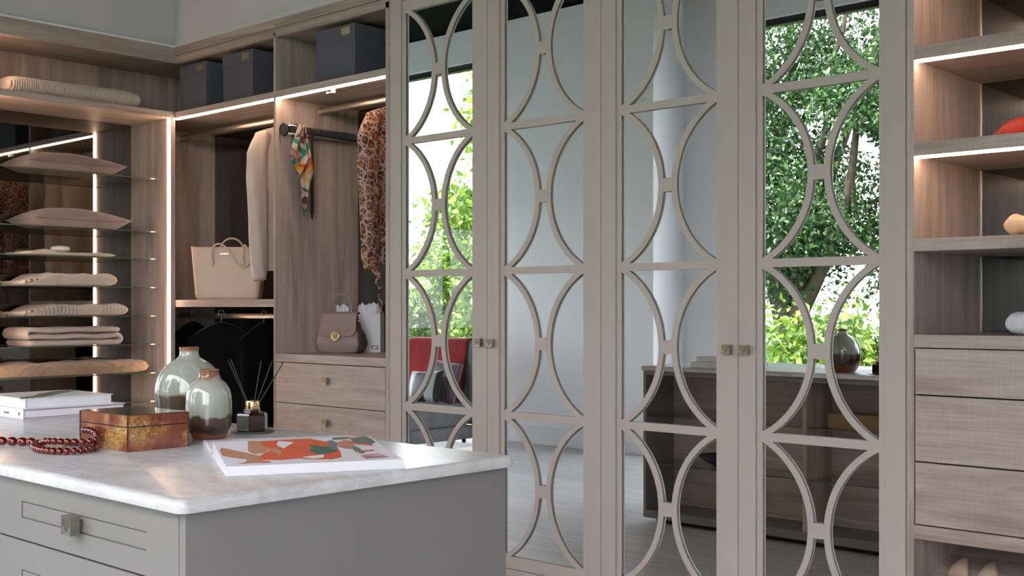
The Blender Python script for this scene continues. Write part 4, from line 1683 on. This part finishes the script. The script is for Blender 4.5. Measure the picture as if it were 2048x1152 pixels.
MB().tube(dense, 0.0055, 10).build('handle', 'tote', tb, smooth=True)
for xx in (-0.085, 0.094):
    b = MB().lathe([(0.001, 0), (0.010, 0.004), (0.0125, 0.014), (0.009, 0.034), (0.0055, 0.052), (0.003, 0.06)], 16, sy=0.4)
    o = b.build('handle_tab', 'tote', tb, smooth=True)
    o.location = (xx, -0.073, 0.195)
MB().box(-0.035, 0.012, -0.0745, -0.0715, 0.262, 0.268).build('nameplate', 'gold', tb)

hb = thing('handbag', 'mauve leather top handle handbag with round gold clasp', 'bag', (-4.885, 3.945, 0.995 + E5), math.radians(24))


def hw_(v):          # half width of the front by height 0..1
    pts_ = [(0, 0.112), (0.08, 0.127), (0.25, 0.138), (0.45, 0.130), (0.7, 0.108), (0.9, 0.094), (1.0, 0.090)]
    for (a, x), (c_, y) in zip(pts_, pts_[1:]):
        if v <= c_:
            t_ = (v - a) / (c_ - a)
            t_ = t_ * t_ * (3 - 2 * t_)
            return x + (y - x) * t_
    return pts_[-1][1]


HBH = 0.205


def hd_(v):
    return 0.058 + 0.012 * math.sin(min(1, v * 1.6) * PI) * (v < 0.6) - 0.036 * max(0, v - 0.3) / 0.7


b = MB()
nu, nv = 72, 30


def bagf(u, v):
    a = 2 * PI * u
    ca, sa = math.cos(a), math.sin(a)
    e = 0.42
    rnd = 1 - 0.10 * max(0, 1 - v / 0.07) ** 2
    x = hw_(v) * math.copysign(abs(ca) ** e, ca) * rnd
    y = hd_(v) * math.copysign(abs(sa) ** 0.6, sa) * rnd
    return (x, y, HBH * v)


b.grid(bagf, nu, nv, wrap_u=True)
b.face(list(reversed(range(nu))))
b.face([(nv - 1) * nu + i for i in range(nu)])
for fi, f in enumerate(b.f):
    if len(f) == 4:
        cx_ = sum(b.v[i][0] for i in f) / 4
        cz_ = sum(b.v[i][2] for i in f) / 4
        if abs(cx_) > hw_(cz_ / HBH) * 0.90:
            b.m[fi] = 1
b.build('body', ['mauve', 'mauve_shaded'], hb, smooth=True)
# flap: folded over the top and down the front
b = MB()


def flapf(u, v):
    s = 2 * u - 1
    wid = 0.097 + 0.013 * v
    if v < 0.35:                       # across the top
        q = v / 0.35
        y = hd_(1.0) + 0.004 - (2 * hd_(1.0) + 0.010) * q
        z = HBH + 0.004 + 0.010 * math.sin(q * PI)
    else:
        q = (v - 0.35) / 0.65
        zz = 1 - q * 0.56
        y = -hd_(zz) - 0.006 - 0.002 * math.sin(q * PI)
        z = HBH * zz + 0.004 * (1 - q)
    r = 1.0
    k = max(0.0, (v - 0.80) / 0.20)
    lim = wid * (1 - 0.28 * k ** 3)
    return (s * lim, y, z)


b.grid(flapf, 30, 34)
o = b.build('flap', 'mauve', hb, smooth=True)
m_ = o.modifiers.new('thickness', 'SOLIDIFY')
m_.thickness = 0.004
hp = arch(-0.060, 0.060, 0.0, HBH + 0.010, 0.098, 0, 28)
MB().tube(hp, 0.0052, 10).build('handle', 'mauve', hb, smooth=True)
for xx in (-0.060, 0.060):
    MB().lathe([(0.0065, 0), (0.007, 0.004), (0.006, 0.014)], 14, c=(xx, 0, HBH + 0.008)).build('handle_ring', 'gold', hb, smooth=True)
for s in (-1, 1):
    b = MB().tube([(0.006 * math.cos(q * PI / 6), 0, 0.008 * math.sin(q * PI / 6)) for q in range(12)], 0.0018, 6, closed=True)
    o = b.build('side_ring', 'gold', hb, smooth=True)
    o.location = (s * 0.106, 0, HBH * 0.83)
cl = MB().lathe([(0.024, 0), (0.0255, 0.002), (0.0255, 0.0045), (0.023, 0.0065), (0.020, 0.0045), (0.001, 0.005)], 36).build('clasp', 'gold', hb, smooth=True)
cl.rotation_euler = (PI / 2, 0, 0)
cl.location = (0.0, -0.072, HBH * 0.44)
b = MB()
for s in (-1, 1):
    b.tube([(s * (0.004 + 0.009 * math.sin(q / 8 * PI)), -0.012 + 0.024 * q / 8, 0.006) for q in range(9)], 0.0013, 6)
b.tube([(-0.012, 0.0, 0.006), (0.012, 0.0, 0.006)], 0.0013, 6).tube([(0, -0.013, 0.006), (0, 0.013, 0.006)], 0.0013, 6).tube([(-0.009, 0.009, 0.006), (0.009, 0.009, 0.006)], 0.0012, 6)
b.build('clasp_emblem', 'brass', cl, smooth=True)

# white paper carrier bags with tissue, behind the handbag
def paper_bag(label, loc, rz, w_, d_, h_, seed, letters):
    t_ = thing('paper_bag', label, 'bag', loc, rz, group='white paper bags')
    b = MB()
    b.box(-w_, w_, -d_, d_, 0, h_)
    b.f.pop(1)
    b.m.pop(1)
    o = b.build('sack', 'paper', t_)
    b = MB()
    rnd = random.Random(seed)

    def f(u, v):
        a = 2 * PI * u
        r = 1 - 0.25 * v
        z = h_ - 0.03 + 0.085 * v + 0.035 * v * nz3(math.cos(a) * 1.6, math.sin(a) * 1.6, seed, 1.3)
        jag = 0.22 * nz3(math.cos(a) * 3, math.sin(a) * 3, v * 2 + seed, 1.5) * v
        return (w_ * 0.93 * math.cos(a) * (r + jag), d_ * 0.9 * math.sin(a) * (r + jag), z)
    b.grid(f, 36, 8, wrap_u=True)
    b.build('tissue', 'tissue', t_)
    if letters:
        fc = bpy.data.curves.new('lettering', 'FONT')
        fc.body = letters
        fc.size = 0.050
        fc.extrude = 0.0002
        fc.align_x = 'RIGHT'
        tmp = bpy.data.objects.new('lettering_tmp', fc)
        COL.objects.link(tmp)
        dg = bpy.context.evaluated_depsgraph_get()
        me = bpy.data.meshes.new_from_object(tmp.evaluated_get(dg))
        bpy.data.objects.remove(tmp)
        lo = bpy.data.objects.new('lettering', me)
        COL.objects.link(lo)
        me.materials.append(M['navy_ink'])
        lo.parent = t_
        lo.rotation_euler = (PI / 2, 0, 0)
        lo.location = (w_ - 0.008, -d_ - 0.0006, 0.014)
    return t_


paper_bag('white paper carrier bag with tissue and navy lettering beside the mauve handbag', (-4.900, 4.145, 0.995 + E5), math.radians(34), 0.075, 0.042, 0.205, 3, 'ra')
paper_bag('white paper bag with tissue seen through the handle of the mauve handbag', (-5.050, 4.085, 0.995 + E5), math.radians(14), 0.052, 0.033, 0.190, 9, None)

# ------------------------------------------------------------------ things on the right shelves
rw = thing('wool_skein', 'bright red wool skein on the lit oak shelf beside the mirrored doors', 'wool', (-1.285, 3.90, 1.771 + E5))
b = MB()
prof = [(max(0.002, 0.17 * math.cos(PI / 2 * i / 10) ** 0.6), 0.072 * math.sin(PI / 2 * i / 10)) for i in range(11)]
b.lathe(prof, 40, sy=0.75)
b.build('core', 'red_wool', rw, smooth=True)
b = MB()
rnd = random.Random(4)
for k in range(46):
    a0 = rnd.uniform(0, 2 * PI)
    da = rnd.uniform(0.5, 1.5) * rnd.choice((-1, 1))
    pts_ = []
    for i in range(12):
        t_ = i / 11
        a = a0 + da * t_
        el = PI * t_
        rr = 0.172 * abs(math.cos(el * 0.5)) if k % 2 else 0.172 * (1 - 0.85 * math.sin(el))
        rr = max(rr, 0.02)
        z = 0.075 * (1 - (rr / 0.172) ** 2.6) ** 0.5 if rr < 0.172 else 0.004
        pts_.append((rr * math.cos(a), 0.75 * rr * math.sin(a), max(0.004, z + 0.003)))
    b.tube(pts_, 0.0042, 6)
b.build('strands', 'red_wool', rw, smooth=True)


def knitf(nr, amp):
    def f(sx, y, sz, a):
        k = amp * math.cos(y * nr * PI)
        return (k * sx, 0, k * sz + 0.006 * nz3(y * 2, sx, 1, 1.5) * (sz > 0))
    return f


put(soft_slab(30, 160, 0.12, 0.17, 0.066, 0.42, knitf(7, 0.004), 0.62), 'folded_knit', 'tan knitted jumper folded on the unlit oak shelf', 'jumper', 'tan_knit', (-1.205, 3.87, 1.459 + E5), 'folded knitwear', PI / 2)
put(soft_slab(30, 200, 0.12, 0.17, 0.072, 0.42, knitf(34, 0.0012), 0.62), 'folded_knit', 'white knitted jumper folded above the oak drawers', 'jumper', 'white_knit', (-1.205, 3.89, 1.148 + E5), 'folded knitwear', PI / 2)


def pump(label, x, y, z, tilt, rz, name='court_shoe'):
    """pointed court shoe, heel at the front edge, toe up a sloping rack"""
    t_ = thing(name, label, 'shoe', (x, y, z), rz, group='court shoes')
    b = MB()
    secs = []
    Lh = 0.245
    for i in range(24):
        q = i / 23                       # 0 heel .. 1 toe
        wd = 0.030 + 0.008 * math.sin(min(1, q / 0.55) * PI * 0.5) - 0.034 * max(0, (q - 0.55) / 0.45) ** 1.7
        zs = 0.065 * (1 - min(1, q / 0.62)) ** 1.25
        top = zs + (0.058 if q < 0.12 else 0.058 - 0.040 * min(1, (q - 0.12) / 0.35)) if q < 0.62 else zs + 0.018 + 0.022 * math.sin((q - 0.62) / 0.38 * PI * 0.8 + 0.4) * 0.9
        if q > 0.97:
            wd *= 0.6
            top = zs + 0.012
        secs.append((q * Lh, max(0.004, wd), zs, top))
    n = 18
    for (s_, wd, zs, top) in secs:
        for i in range(n):
            a = 2 * PI * i / n
            ca, sa = math.cos(a), math.sin(a)
            b.v.append((wd * math.copysign(abs(ca) ** 0.8, ca), s_, (zs + top) / 2 + (top - zs) / 2 * math.copysign(abs(sa) ** 0.8, sa)))
    for j in range(len(secs) - 1):
        for i in range(n):
            k = (i + 1) % n
            b.face((j * n + i, j * n + k, (j + 1) * n + k, (j + 1) * n + i))
    b.face(list(reversed(range(n))))
    b.face([(len(secs) - 1) * n + i for i in range(n)])
    rot = Matrix.Rotation(tilt, 4, 'X')
    b.v = [tuple(rot @ Vector(p)) for p in b.v]
    zmin = min(p[2] for p in b.v)
    b.v = [(p[0], p[1], p[2] - zmin) for p in b.v]
    b.build('upper', 'shoe', t_, smooth=True)
    hl = MB().lathe([(0.005, -0.07), (0.006, -0.04), (0.012, 0.0), (0.018, 0.02)], 12, c=(0, 0.02, 0.065))
    hl.v = [tuple(rot @ Vector(p)) for p in hl.v]
    hl.v = [(p[0], p[1], max(0.0, p[2] - zmin)) for p in hl.v]
    hl.build('heel', 'shoe', t_, smooth=True)
    return t_


# sloping shoe rack inside the niche
rk = MB()
y0, y1, z0, z1 = D + 0.03, YB - 0.03, 0.300, 0.465
rk.v = [(XL3, y0, z0), (XR3, y0, z0), (XR3, y1, z1), (XL3, y1, z1), (XL3, y0, z0 - 0.015), (XR3, y0, z0 - 0.015), (XR3, y1, z1 - 0.015), (XL3, y1, z1 - 0.015)]
for q in ((0, 1, 2, 3), (7, 6, 5, 4), (0, 4, 5, 1), (1, 5, 6, 2), (2, 6, 7, 3), (3, 7, 4, 0)):
    rk.face(q)
rk.build('shoe_rack', 'wood_x', rs, True)
TILT = math.atan2(z1 - z0, y1 - y0)


def rack_z(y):
    return z0 + (z1 - z0) * (y - y0) / (y1 - y0)


for x, lab, rz in ((-1.567, 'beige pointed shoe on the sloping rack, next to the oak side panel', -0.03), (-1.462, 'beige pointed shoe on the sloping rack, further from the oak side panel', 0.03)):
    t_ = pump(lab, x, 3.735, rack_z(3.735) + 0.002, TILT + 0.24, rz)

# ------------------------------------------------------------------ island display niches (seen in the mirrors)
M['kraft'] = plain('kraft_box', (0.20, 0.13, 0.055), 0.6, var=0.05)
M['yellow_box'] = plain('yellow_box', (0.42, 0.25, 0.05), 0.5, var=0.05)
M['blue_bowl'] = plain('dark_blue_ceramic', (0.012, 0.016, 0.045), 0.15, var=0)
M['amber_glass'] = plain('amber_jar_glass', (0.16, 0.05, 0.018), 0.08, var=0)


def gift_box(label, x0, x1, y0, y1, z, h, mat, lidh):
    t_ = thing('gift_box', label, 'box', ((x0 + x1) / 2, (y0 + y1) / 2, z + E5), group='boxes in the island niche')
    a, c_ = (x1 - x0) / 2, (y1 - y0) / 2
    MB().box(-a + .002, a - .002, -c_ + .002, c_ - .002, 0, h - lidh).build('body', mat, t_, bevel=0.001)
    MB().box(-a, a, -c_, c_, h - lidh, h).build('lid', mat, t_, bevel=0.001)


gift_box('flat brown gift box on the upper glass shelf of the island niche', -2.93, -2.60, 1.70, 1.86, 0.615, 0.075, 'kraft', 0.022)
gift_box('tall yellow gift box on the upper glass shelf of the island niche', -2.57, -2.44, 1.72, 1.87, 0.615, 0.155, 'yellow_box', 0.04)
prof = [(0.001, 0.0), (0.045, 0.0), (0.05, 0.006), (0.10, 0.03), (0.135, 0.062), (0.132, 0.064), (0.095, 0.036), (0.04, 0.012), (0.001, 0.010)]
o = MB().lathe(prof, 40, cap=False).build('footed_bowl', 'blue_bowl', smooth=True)
o.location = (-3.60, 1.80, 0.345 + E5)
tag(o, 'wide dark blue bowl on the lower glass shelf of the island', 'bowl')
prof = [(0.001, 0), (0.042, 0), (0.045, 0.006), (0.045, 0.10), (0.040, 0.112), (0.030, 0.118), (0.030, 0.13), (0.027, 0.13), (0.027, 0.116), (0.04, 0.1), (0.04, 0.01), (0.001, 0.008)]
o = MB().lathe(prof, 32, cap=False).build('glass_jar', 'amber_glass', smooth=True)
o.location = (-2.56, 1.80, 0.345 + E5)
tag(o, 'amber glass jar on the lower glass shelf of the island', 'jar')
prof = [(0.001, 0), (0.036, 0), (0.038, 0.004), (0.042, 0.13), (0.040, 0.13), (0.036, 0.008), (0.001, 0.006)]
o = MB().lathe(prof, 32, cap=False).build('glass_tumbler', 'shelf_glass', smooth=True)
o.location = (-3.50, 1.80, 0.615 + E5)
tag(o, 'clear glass tumbler on the upper glass shelf of the island', 'glass')

# ------------------------------------------------------------------ armchair by the window (seen in the mirrors)
ac = thing('wing_chair', 'grey tweed wing chair by the tall window, seen in the mirrored door', 'chair', (-7.70, 0.42, 0))


def pad(x0, x1, y0, y1, z0, z1, r=0.035):
    b = MB().box(x0, x1, y0, y1, z0, z1)
    return b, r


for nm, q in (('seat_base', (-0.45, 0.45, -0.36, 0.40, 0.09, 0.205)), ('seat_cushion', (-0.44, 0.44, -0.24, 0.42, 0.207, 0.40)), ('wing', (-0.50, -0.43, -0.44, -0.29, 0.21, 0.93)),
              ('wing', (0.43, 0.50, -0.44, -0.29, 0.21, 0.93))):
    b = MB().box(*q)
    weighted(b.build(nm, 'armchair', ac, bevel=0.03, seg=4))
b = MB()
b.v = [(-0.44, -0.26, 0.215), (0.44, -0.26, 0.215), (0.44, -0.40, 0.215), (-0.44, -0.40, 0.215), (-0.42, -0.36, 0.95), (0.42, -0.36, 0.95), (0.42, -0.46, 0.95), (-0.42, -0.46, 0.95)]
for q in ((3, 2, 1, 0), (4, 5, 6, 7), (0, 1, 5, 4), (1, 2, 6, 5), (2, 3, 7, 6), (3, 0, 4, 7)):
    b.face(q)
weighted(b.build('backrest', 'armchair', ac, bevel=0.035, seg=4))
for sx in (-1, 1):
    for sy in (-0.30, 0.34):
        MB().lathe([(0.014, 0), (0.02, 0.095)], 14, c=(sx * 0.36, sy, 0)).build('leg', 'black', ac, smooth=True)

# red throw over the backrest
b = MB()


def thr(u, v):
    x = -0.40 + 0.76 * u
    w_ = 0.010 * math.sin(9 * u + 2 * v) * 0.5
    if v < 0.55:                     # front, bottom to top
        q = v / 0.55
        z = 0.415 + 0.54 * q
        y = -0.256 - 0.104 * (z - 0.215) / 0.735 + 0.014 + w_ * 0.5
    elif v < 0.72:
        q = (v - 0.55) / 0.17
        y = -0.346 - 0.13 * q
        z = 0.955 + 0.012 * math.sin(q * PI)
    else:
        q = (v - 0.72) / 0.28
        y = -0.478 + 0.02 * q + w_ * 0.3
        z = 0.955 - 0.35 * q
    return (x, y, z)


b.grid(thr, 30, 40)
o = b.build('draped_throw', 'red_throw', smooth=True)
o.location = (-7.70, 0.42, 0)
m_ = o.modifiers.new('thickness', 'SOLIDIFY')
m_.thickness = 0.006
tag(o, 'dark red throw draped over the back of the grey wing chair', 'throw')

t = NT('black_white_cushion')
sp = t.n('ShaderNodeSeparateXYZ')
t.l(t.coords(), sp.inputs[0])
c = t.ramp(t.mix(sp.outputs[0], sp.outputs[0], 0.0), [(0.0, (0.42, 0.42, 0.40)), (1.0, (0.42, 0.42, 0.40))])
mr = t.n('ShaderNodeMapRange')
mr.inputs[1].default_value = -0.24
mr.inputs[2].default_value = 0.24
t.l(sp.outputs[0], mr.inputs[0])
c = t.ramp(mr.outputs[0], [(0.0, (0.40, 0.40, 0.38)), (0.30, (0.012, 0.014, 0.016)), (0.62, (0.42, 0.43, 0.43)), (0.82, (0.015, 0.016, 0.017))], 'CONSTANT')
t.l(c, t.b.inputs['Base Color'])
t.b.inputs['Roughness'].default_value = 0.45
M['mono_cushion'] = t.m
t = NT('striped_cushion')
wv = t.n('ShaderNodeTexWave')
wv.inputs['Scale'].default_value = 5.0
t.l(t.coords(), wv.inputs['Vector'])
t.l(t.ramp(wv.outputs['Fac'], [(0.0, (0.11, 0.08, 0.11)), (0.35, (0.26, 0.20, 0.20)), (0.5, (0.24, 0.05, 0.03)), (0.62, (0.34, 0.26, 0.18)), (0.75, (0.10, 0.09, 0.12))], 'CONSTANT'), t.b.inputs['Base Color'])
M['stripe_cushion'] = t.m


def upright_cushion(label, mat, loc, rot, s=0.22, k=0.75):
    b = MB()

    def side(sg):
        def f(u, v):
            x, z = 2 * u - 1, 2 * v - 1
            d = max(0, 1 - abs(x) ** 2.6) ** 0.55 * max(0, 1 - abs(z) ** 2.6) ** 0.55
            return (s * x * (1 - 0.06 * (1 - z * z)), sg * 0.065 * d, s * k * z * (1 - 0.06 * (1 - x * x)))
        return f
    b.grid(side(1), 26, 26)
    b.grid(side(-1), 26, 26)
    o = b.build('scatter_cushion', mat, smooth=True)
    o.location = loc
    o.rotation_euler = rot
    return tag(o, label, 'cushion', 'wing chair cushions')


upright_cushion('striped cushion leaning on the red throw in the wing chair', 'stripe_cushion', (-7.47, 0.26, 0.590), (math.radians(14), 0.10, 0.0), 0.215, 0.86)
upright_cushion('black and pale grey cushion at the front of the wing chair', 'mono_cushion', (-7.52, 0.42, 0.548), (math.radians(16), -0.05, 0.0), 0.205, 0.70)

# low white table in front of the armchair
lt = thing('low_table', 'low white lacquered table in front of the wing chair, seen in the mirrored door', 'table', (-6.35, 1.28, 0))
MB().box(-0.20, 0.20, -0.20, 0.20, 0.17, 0.205).build('table_top', 'table_white', lt, bevel=0.003)
for sx in (-1, 1):
    for sy in (-1, 1):
        MB().box(sx * 0.175 - 0.015, sx * 0.175 + 0.015, sy * 0.175 - 0.015, sy * 0.175 + 0.015, 0, 0.17).build('leg', 'table_white', lt)

# ------------------------------------------------------------------ garden beyond the windows
struct(box(-60, 60, -70, 60, -0.45, -0.15).build('ground', 'lawn'))


def leaves(name, parent, mat, blobs, n, size, seed, droop=0.3, gap=-0.75):
    """folded diamond leaves spread through a set of ellipsoids (cx, cy, cz, rx, ry, rz, weight)"""
    rng = np.random.default_rng(seed)
    wts = np.array([q[6] for q in blobs], float)
    wts /= wts.sum()
    pick = rng.choice(len(blobs), n, p=wts)
    B = np.array([q[:6] for q in blobs])[pick]
    d = rng.normal(size=(n, 3))
    d /= np.linalg.norm(d, axis=1)[:, None]
    r = rng.random(n) ** 0.42
    P = B[:, :3] + d * r[:, None] * B[:, 3:]
    # leaves gather in twigs: pull towards clump centres
    nc = max(8, n // 16)
    cidx = rng.integers(0, n, nc)
    own = rng.integers(0, nc, n)
    P = P * 0.12 + (P[cidx[own]] + rng.normal(size=(n, 3)) * size * 1.35) * 0.88
    q = P * (1.9 if size < 0.11 else 2.3)
    g_ = np.sin(q[:, 0] * 1.3 + 1.7 * np.sin(q[:, 2] * 0.9)) + np.sin(q[:, 1] * 1.7 + 1.3 * np.sin(q[:, 0] * 1.1)) + np.sin(q[:, 2] * 1.6 + 1.5 * np.sin(q[:, 1] * 0.8 + q[:, 0] * 0.7))
    P = P[g_ > gap]
    n = len(P)
    ax = rng.normal(size=(n, 3))
    ax[:, 2] -= droop
    ax /= np.linalg.norm(ax, axis=1)[:, None]
    up = rng.normal(size=(n, 3)) * 0.7
    up[:, 2] += 1
    sd_ = np.cross(ax, up)
    sd_ /= np.linalg.norm(sd_, axis=1)[:, None]
    nn = np.cross(sd_, ax)
    s = size * (0.6 + 0.8 * rng.random(n))[:, None]
    V = np.empty((n, 6, 3))
    V[:, 0] = P
    V[:, 1] = P + ax * s * 0.45 + sd_ * s * 0.27 + nn * s * 0.10
    V[:, 2] = P + ax * s * 1.0 - nn * s * 0.08
    V[:, 3] = P + ax * s * 0.45 - sd_ * s * 0.27 + nn * s * 0.10
    V = V[:, :4].reshape(-1, 3)
    l = np.array(parent.location)
    V = V - l
    me = bpy.data.meshes.new(name)
    me.vertices.add(n * 4)
    me.vertices.foreach_set('co', V.astype(np.float32).ravel())
    me.loops.add(n * 6)
    base = np.arange(n) * 4
    tri = np.stack([base, base + 1, base + 2, base, base + 2, base + 3], 1).ravel()
    me.loops.foreach_set('vertex_index', tri.astype(np.int32))
    me.polygons.add(n * 2)
    me.polygons.foreach_set('loop_start', np.arange(0, n * 6, 3).astype(np.int32))
    me.materials.append(M[mat])
    me.update()
    o = bpy.data.objects.new(name, me)
    COL.objects.link(o)
    o.parent = parent
    o['kind'] = 'stuff'
    return o


def branches(parent, base, tips, r0, seed, name='trunk'):
    rnd = random.Random(seed)
    l = parent.location
    b = MB()
    for k, tip in enumerate(tips):
        pts_, rr = [], []
        n = 9
        for i in range(n + 1):
            q = i / n
            w_ = 0.16 * math.sin(q * PI)
            pts_.append((base[0] + (tip[0] - base[0]) * q ** 1.3 + rnd.uniform(-w_, w_) - l.x, base[1] + (tip[1] - base[1]) * q ** 1.3 + rnd.uniform(-w_, w_) - l.y,
                         base[2] + (tip[2] - base[2]) * q + 0.2 * rnd.uniform(-w_, w_) - l.z))
            rr.append(r0 * (1 - 0.86 * q) * (1.0 if k == 0 else 0.8))
        b.tube(pts_, rr, 8)
    return b.build(name, 'bark', parent, smooth=True)


def tree(name, label, base, tips, r0, mat, blobs, n, size, seed, gap=-0.75):
    t_ = thing(name, label, 'tree', base, group='garden trees')
    branches(t_, base, tips, r0, seed)
    leaves('foliage', t_, mat, blobs, n, size, seed, 0.3, gap)
    return t_


tree('oak_tree', 'dense green oak filling the tall window, mirrored in the door nearest the oak drawers', (-9.55, -9.4, -0.15),
     [(-9.5, -9.6, 7.2), (-8.4, -9.2, 6.2), (-10.8, -9.6, 6.4), (-7.4, -8.6, 5.0), (-9.9, -8.2, 5.6), (-8.5, -10.8, 6.4)], 0.20, 'oak_leaf',
     [(-9.0, -9.3, 5.3, 2.6, 1.6, 1.5, 4), (-7.6, -8.9, 4.2, 1.7, 1.3, 1.3, 2.4), (-10.3, -9.3, 4.0, 1.8, 1.3, 1.4, 2.2), (-8.8, -9.0, 2.9, 2.2, 1.4, 1.2, 3), (-6.6, -8.9, 5.9, 1.5, 1.3, 1.2, 1.4),
      (-8.0, -9.6, 1.9, 1.8, 1.2, 0.9, 1.6), (-9.9, -9.0, 1.9, 1.3, 1.0, 0.9, 1.0)], 60000, 0.095, 11)
tree('lime_tree', 'tall pale green tree in the far window, mirrored in the door beside the open wardrobe', (-13.0, -6.9, -0.15),
     [(-13.0, -6.8, 6.0), (-12.2, -6.6, 4.8), (-13.9, -6.7, 4.4), (-13.3, -6.0, 3.6)], 0.12, 'lime_leaf',
     [(-12.6, -6.7, 4.6, 1.3, 1.0, 1.3, 3), (-12.4, -6.4, 3.1, 1.2, 0.9, 1.0, 2), (-13.6, -6.5, 2.6, 1.3, 0.9, 0.8, 2)], 12000, 0.135, 12)


tree('oak_tree', 'unseen green oak added to block sky light, in front of the added hedge', (-2.6, -8.2, -0.15),  # out of view, added to cut the sky reaching the island front
     [(-2.6, -8.4, 7.0), (-1.4, -8.0, 6.0), (-3.8, -8.4, 6.0), (-2.0, -7.0, 5.0)], 0.22, 'oak_leaf',
     [(-2.6, -8.2, 5.6, 2.6, 1.6, 1.8, 4), (-3.6, -7.8, 3.6, 1.8, 1.3, 1.6, 2.6), (-1.2, -7.9, 3.7, 1.8, 1.3, 1.6, 2.4), (-2.4, -7.8, 1.9, 2.2, 1.2, 1.0, 2.0), (0.6, -7.8, 4.6, 1.6, 1.3, 1.8, 2.0)], 60000, 0.15, 14, -9.0)


def shrub(label, base, blobs, n, size, seed, mat='lime_leaf'):
    t_ = thing('garden_shrub', label, 'shrub', base, group='garden shrubs')
    tips = [(q[0], q[1], q[2] + q[5] * 0.6) for q in blobs for _ in range(2)]
    branches(t_, base, [(a + random.uniform(-.3, .3), c_ + random.uniform(-.3, .3), d) for a, c_, d in tips], 0.03, seed, 'stems')
    leaves('foliage', t_, mat, blobs, n, size, seed, 0.0)


shrub('bright leafy shrub growing behind the vases, mirrored above the island', (-6.4, -4.9, -0.15), [(-6.4, -4.9, 0.55, 1.5, 0.6, 0.70, 1), (-5.4, -5.1, 0.6, 0.8, 0.6, 0.75, 0.6)], 6500, 0.115, 21)
shrub('bright leafy shrub outside the far window, mirrored above the red throw', (-14.0, -5.6, -0.15), [(-14.1, -5.6, 0.9, 1.4, 0.7, 1.1, 1), (-13.2, -5.4, 1.6, 0.9, 0.6, 0.8, 0.6)], 9000, 0.12, 22)
shrub('dark evergreen shrub behind the bright shrub at the far window', (-15.3, -8.2, -0.15), [(-15.3, -8.2, 1.1, 1.6, 0.9, 1.3, 1)], 7000, 0.11, 23, 'oak_leaf')


def hedge(label, base, rx, ry, h, n, seed):
    t_ = thing('added_hedge', label, 'hedge', base, group='added hedges')
    k = max(1, int(max(rx, ry) / 1.5))
    blobs = []
    for i in range(k):
        q = (i + 0.5) / k * 2 - 1
        cx_, cy_ = (base[0] + q * rx, base[1]) if rx > ry else (base[0], base[1] + q * ry)
        blobs.append((cx_, cy_, h * 0.45, 1.6 if rx > ry else 0.8, 0.8 if rx > ry else 1.6, h * 0.55, 1))
    branches(t_, base, [(q[0], q[1], h * 0.7) for q in blobs], 0.05, seed, 'stems')
    leaves('foliage', t_, 'oak_leaf', blobs, n, 0.24, seed, 0.0, -9.0)


hedge('unseen evergreen hedge added behind the garden to block low sky light', (-1.5, -12.5, -0.15), 6.5, 1.0, 4.6, 16000, 31)  # added out of view so less level daylight reaches the door tops
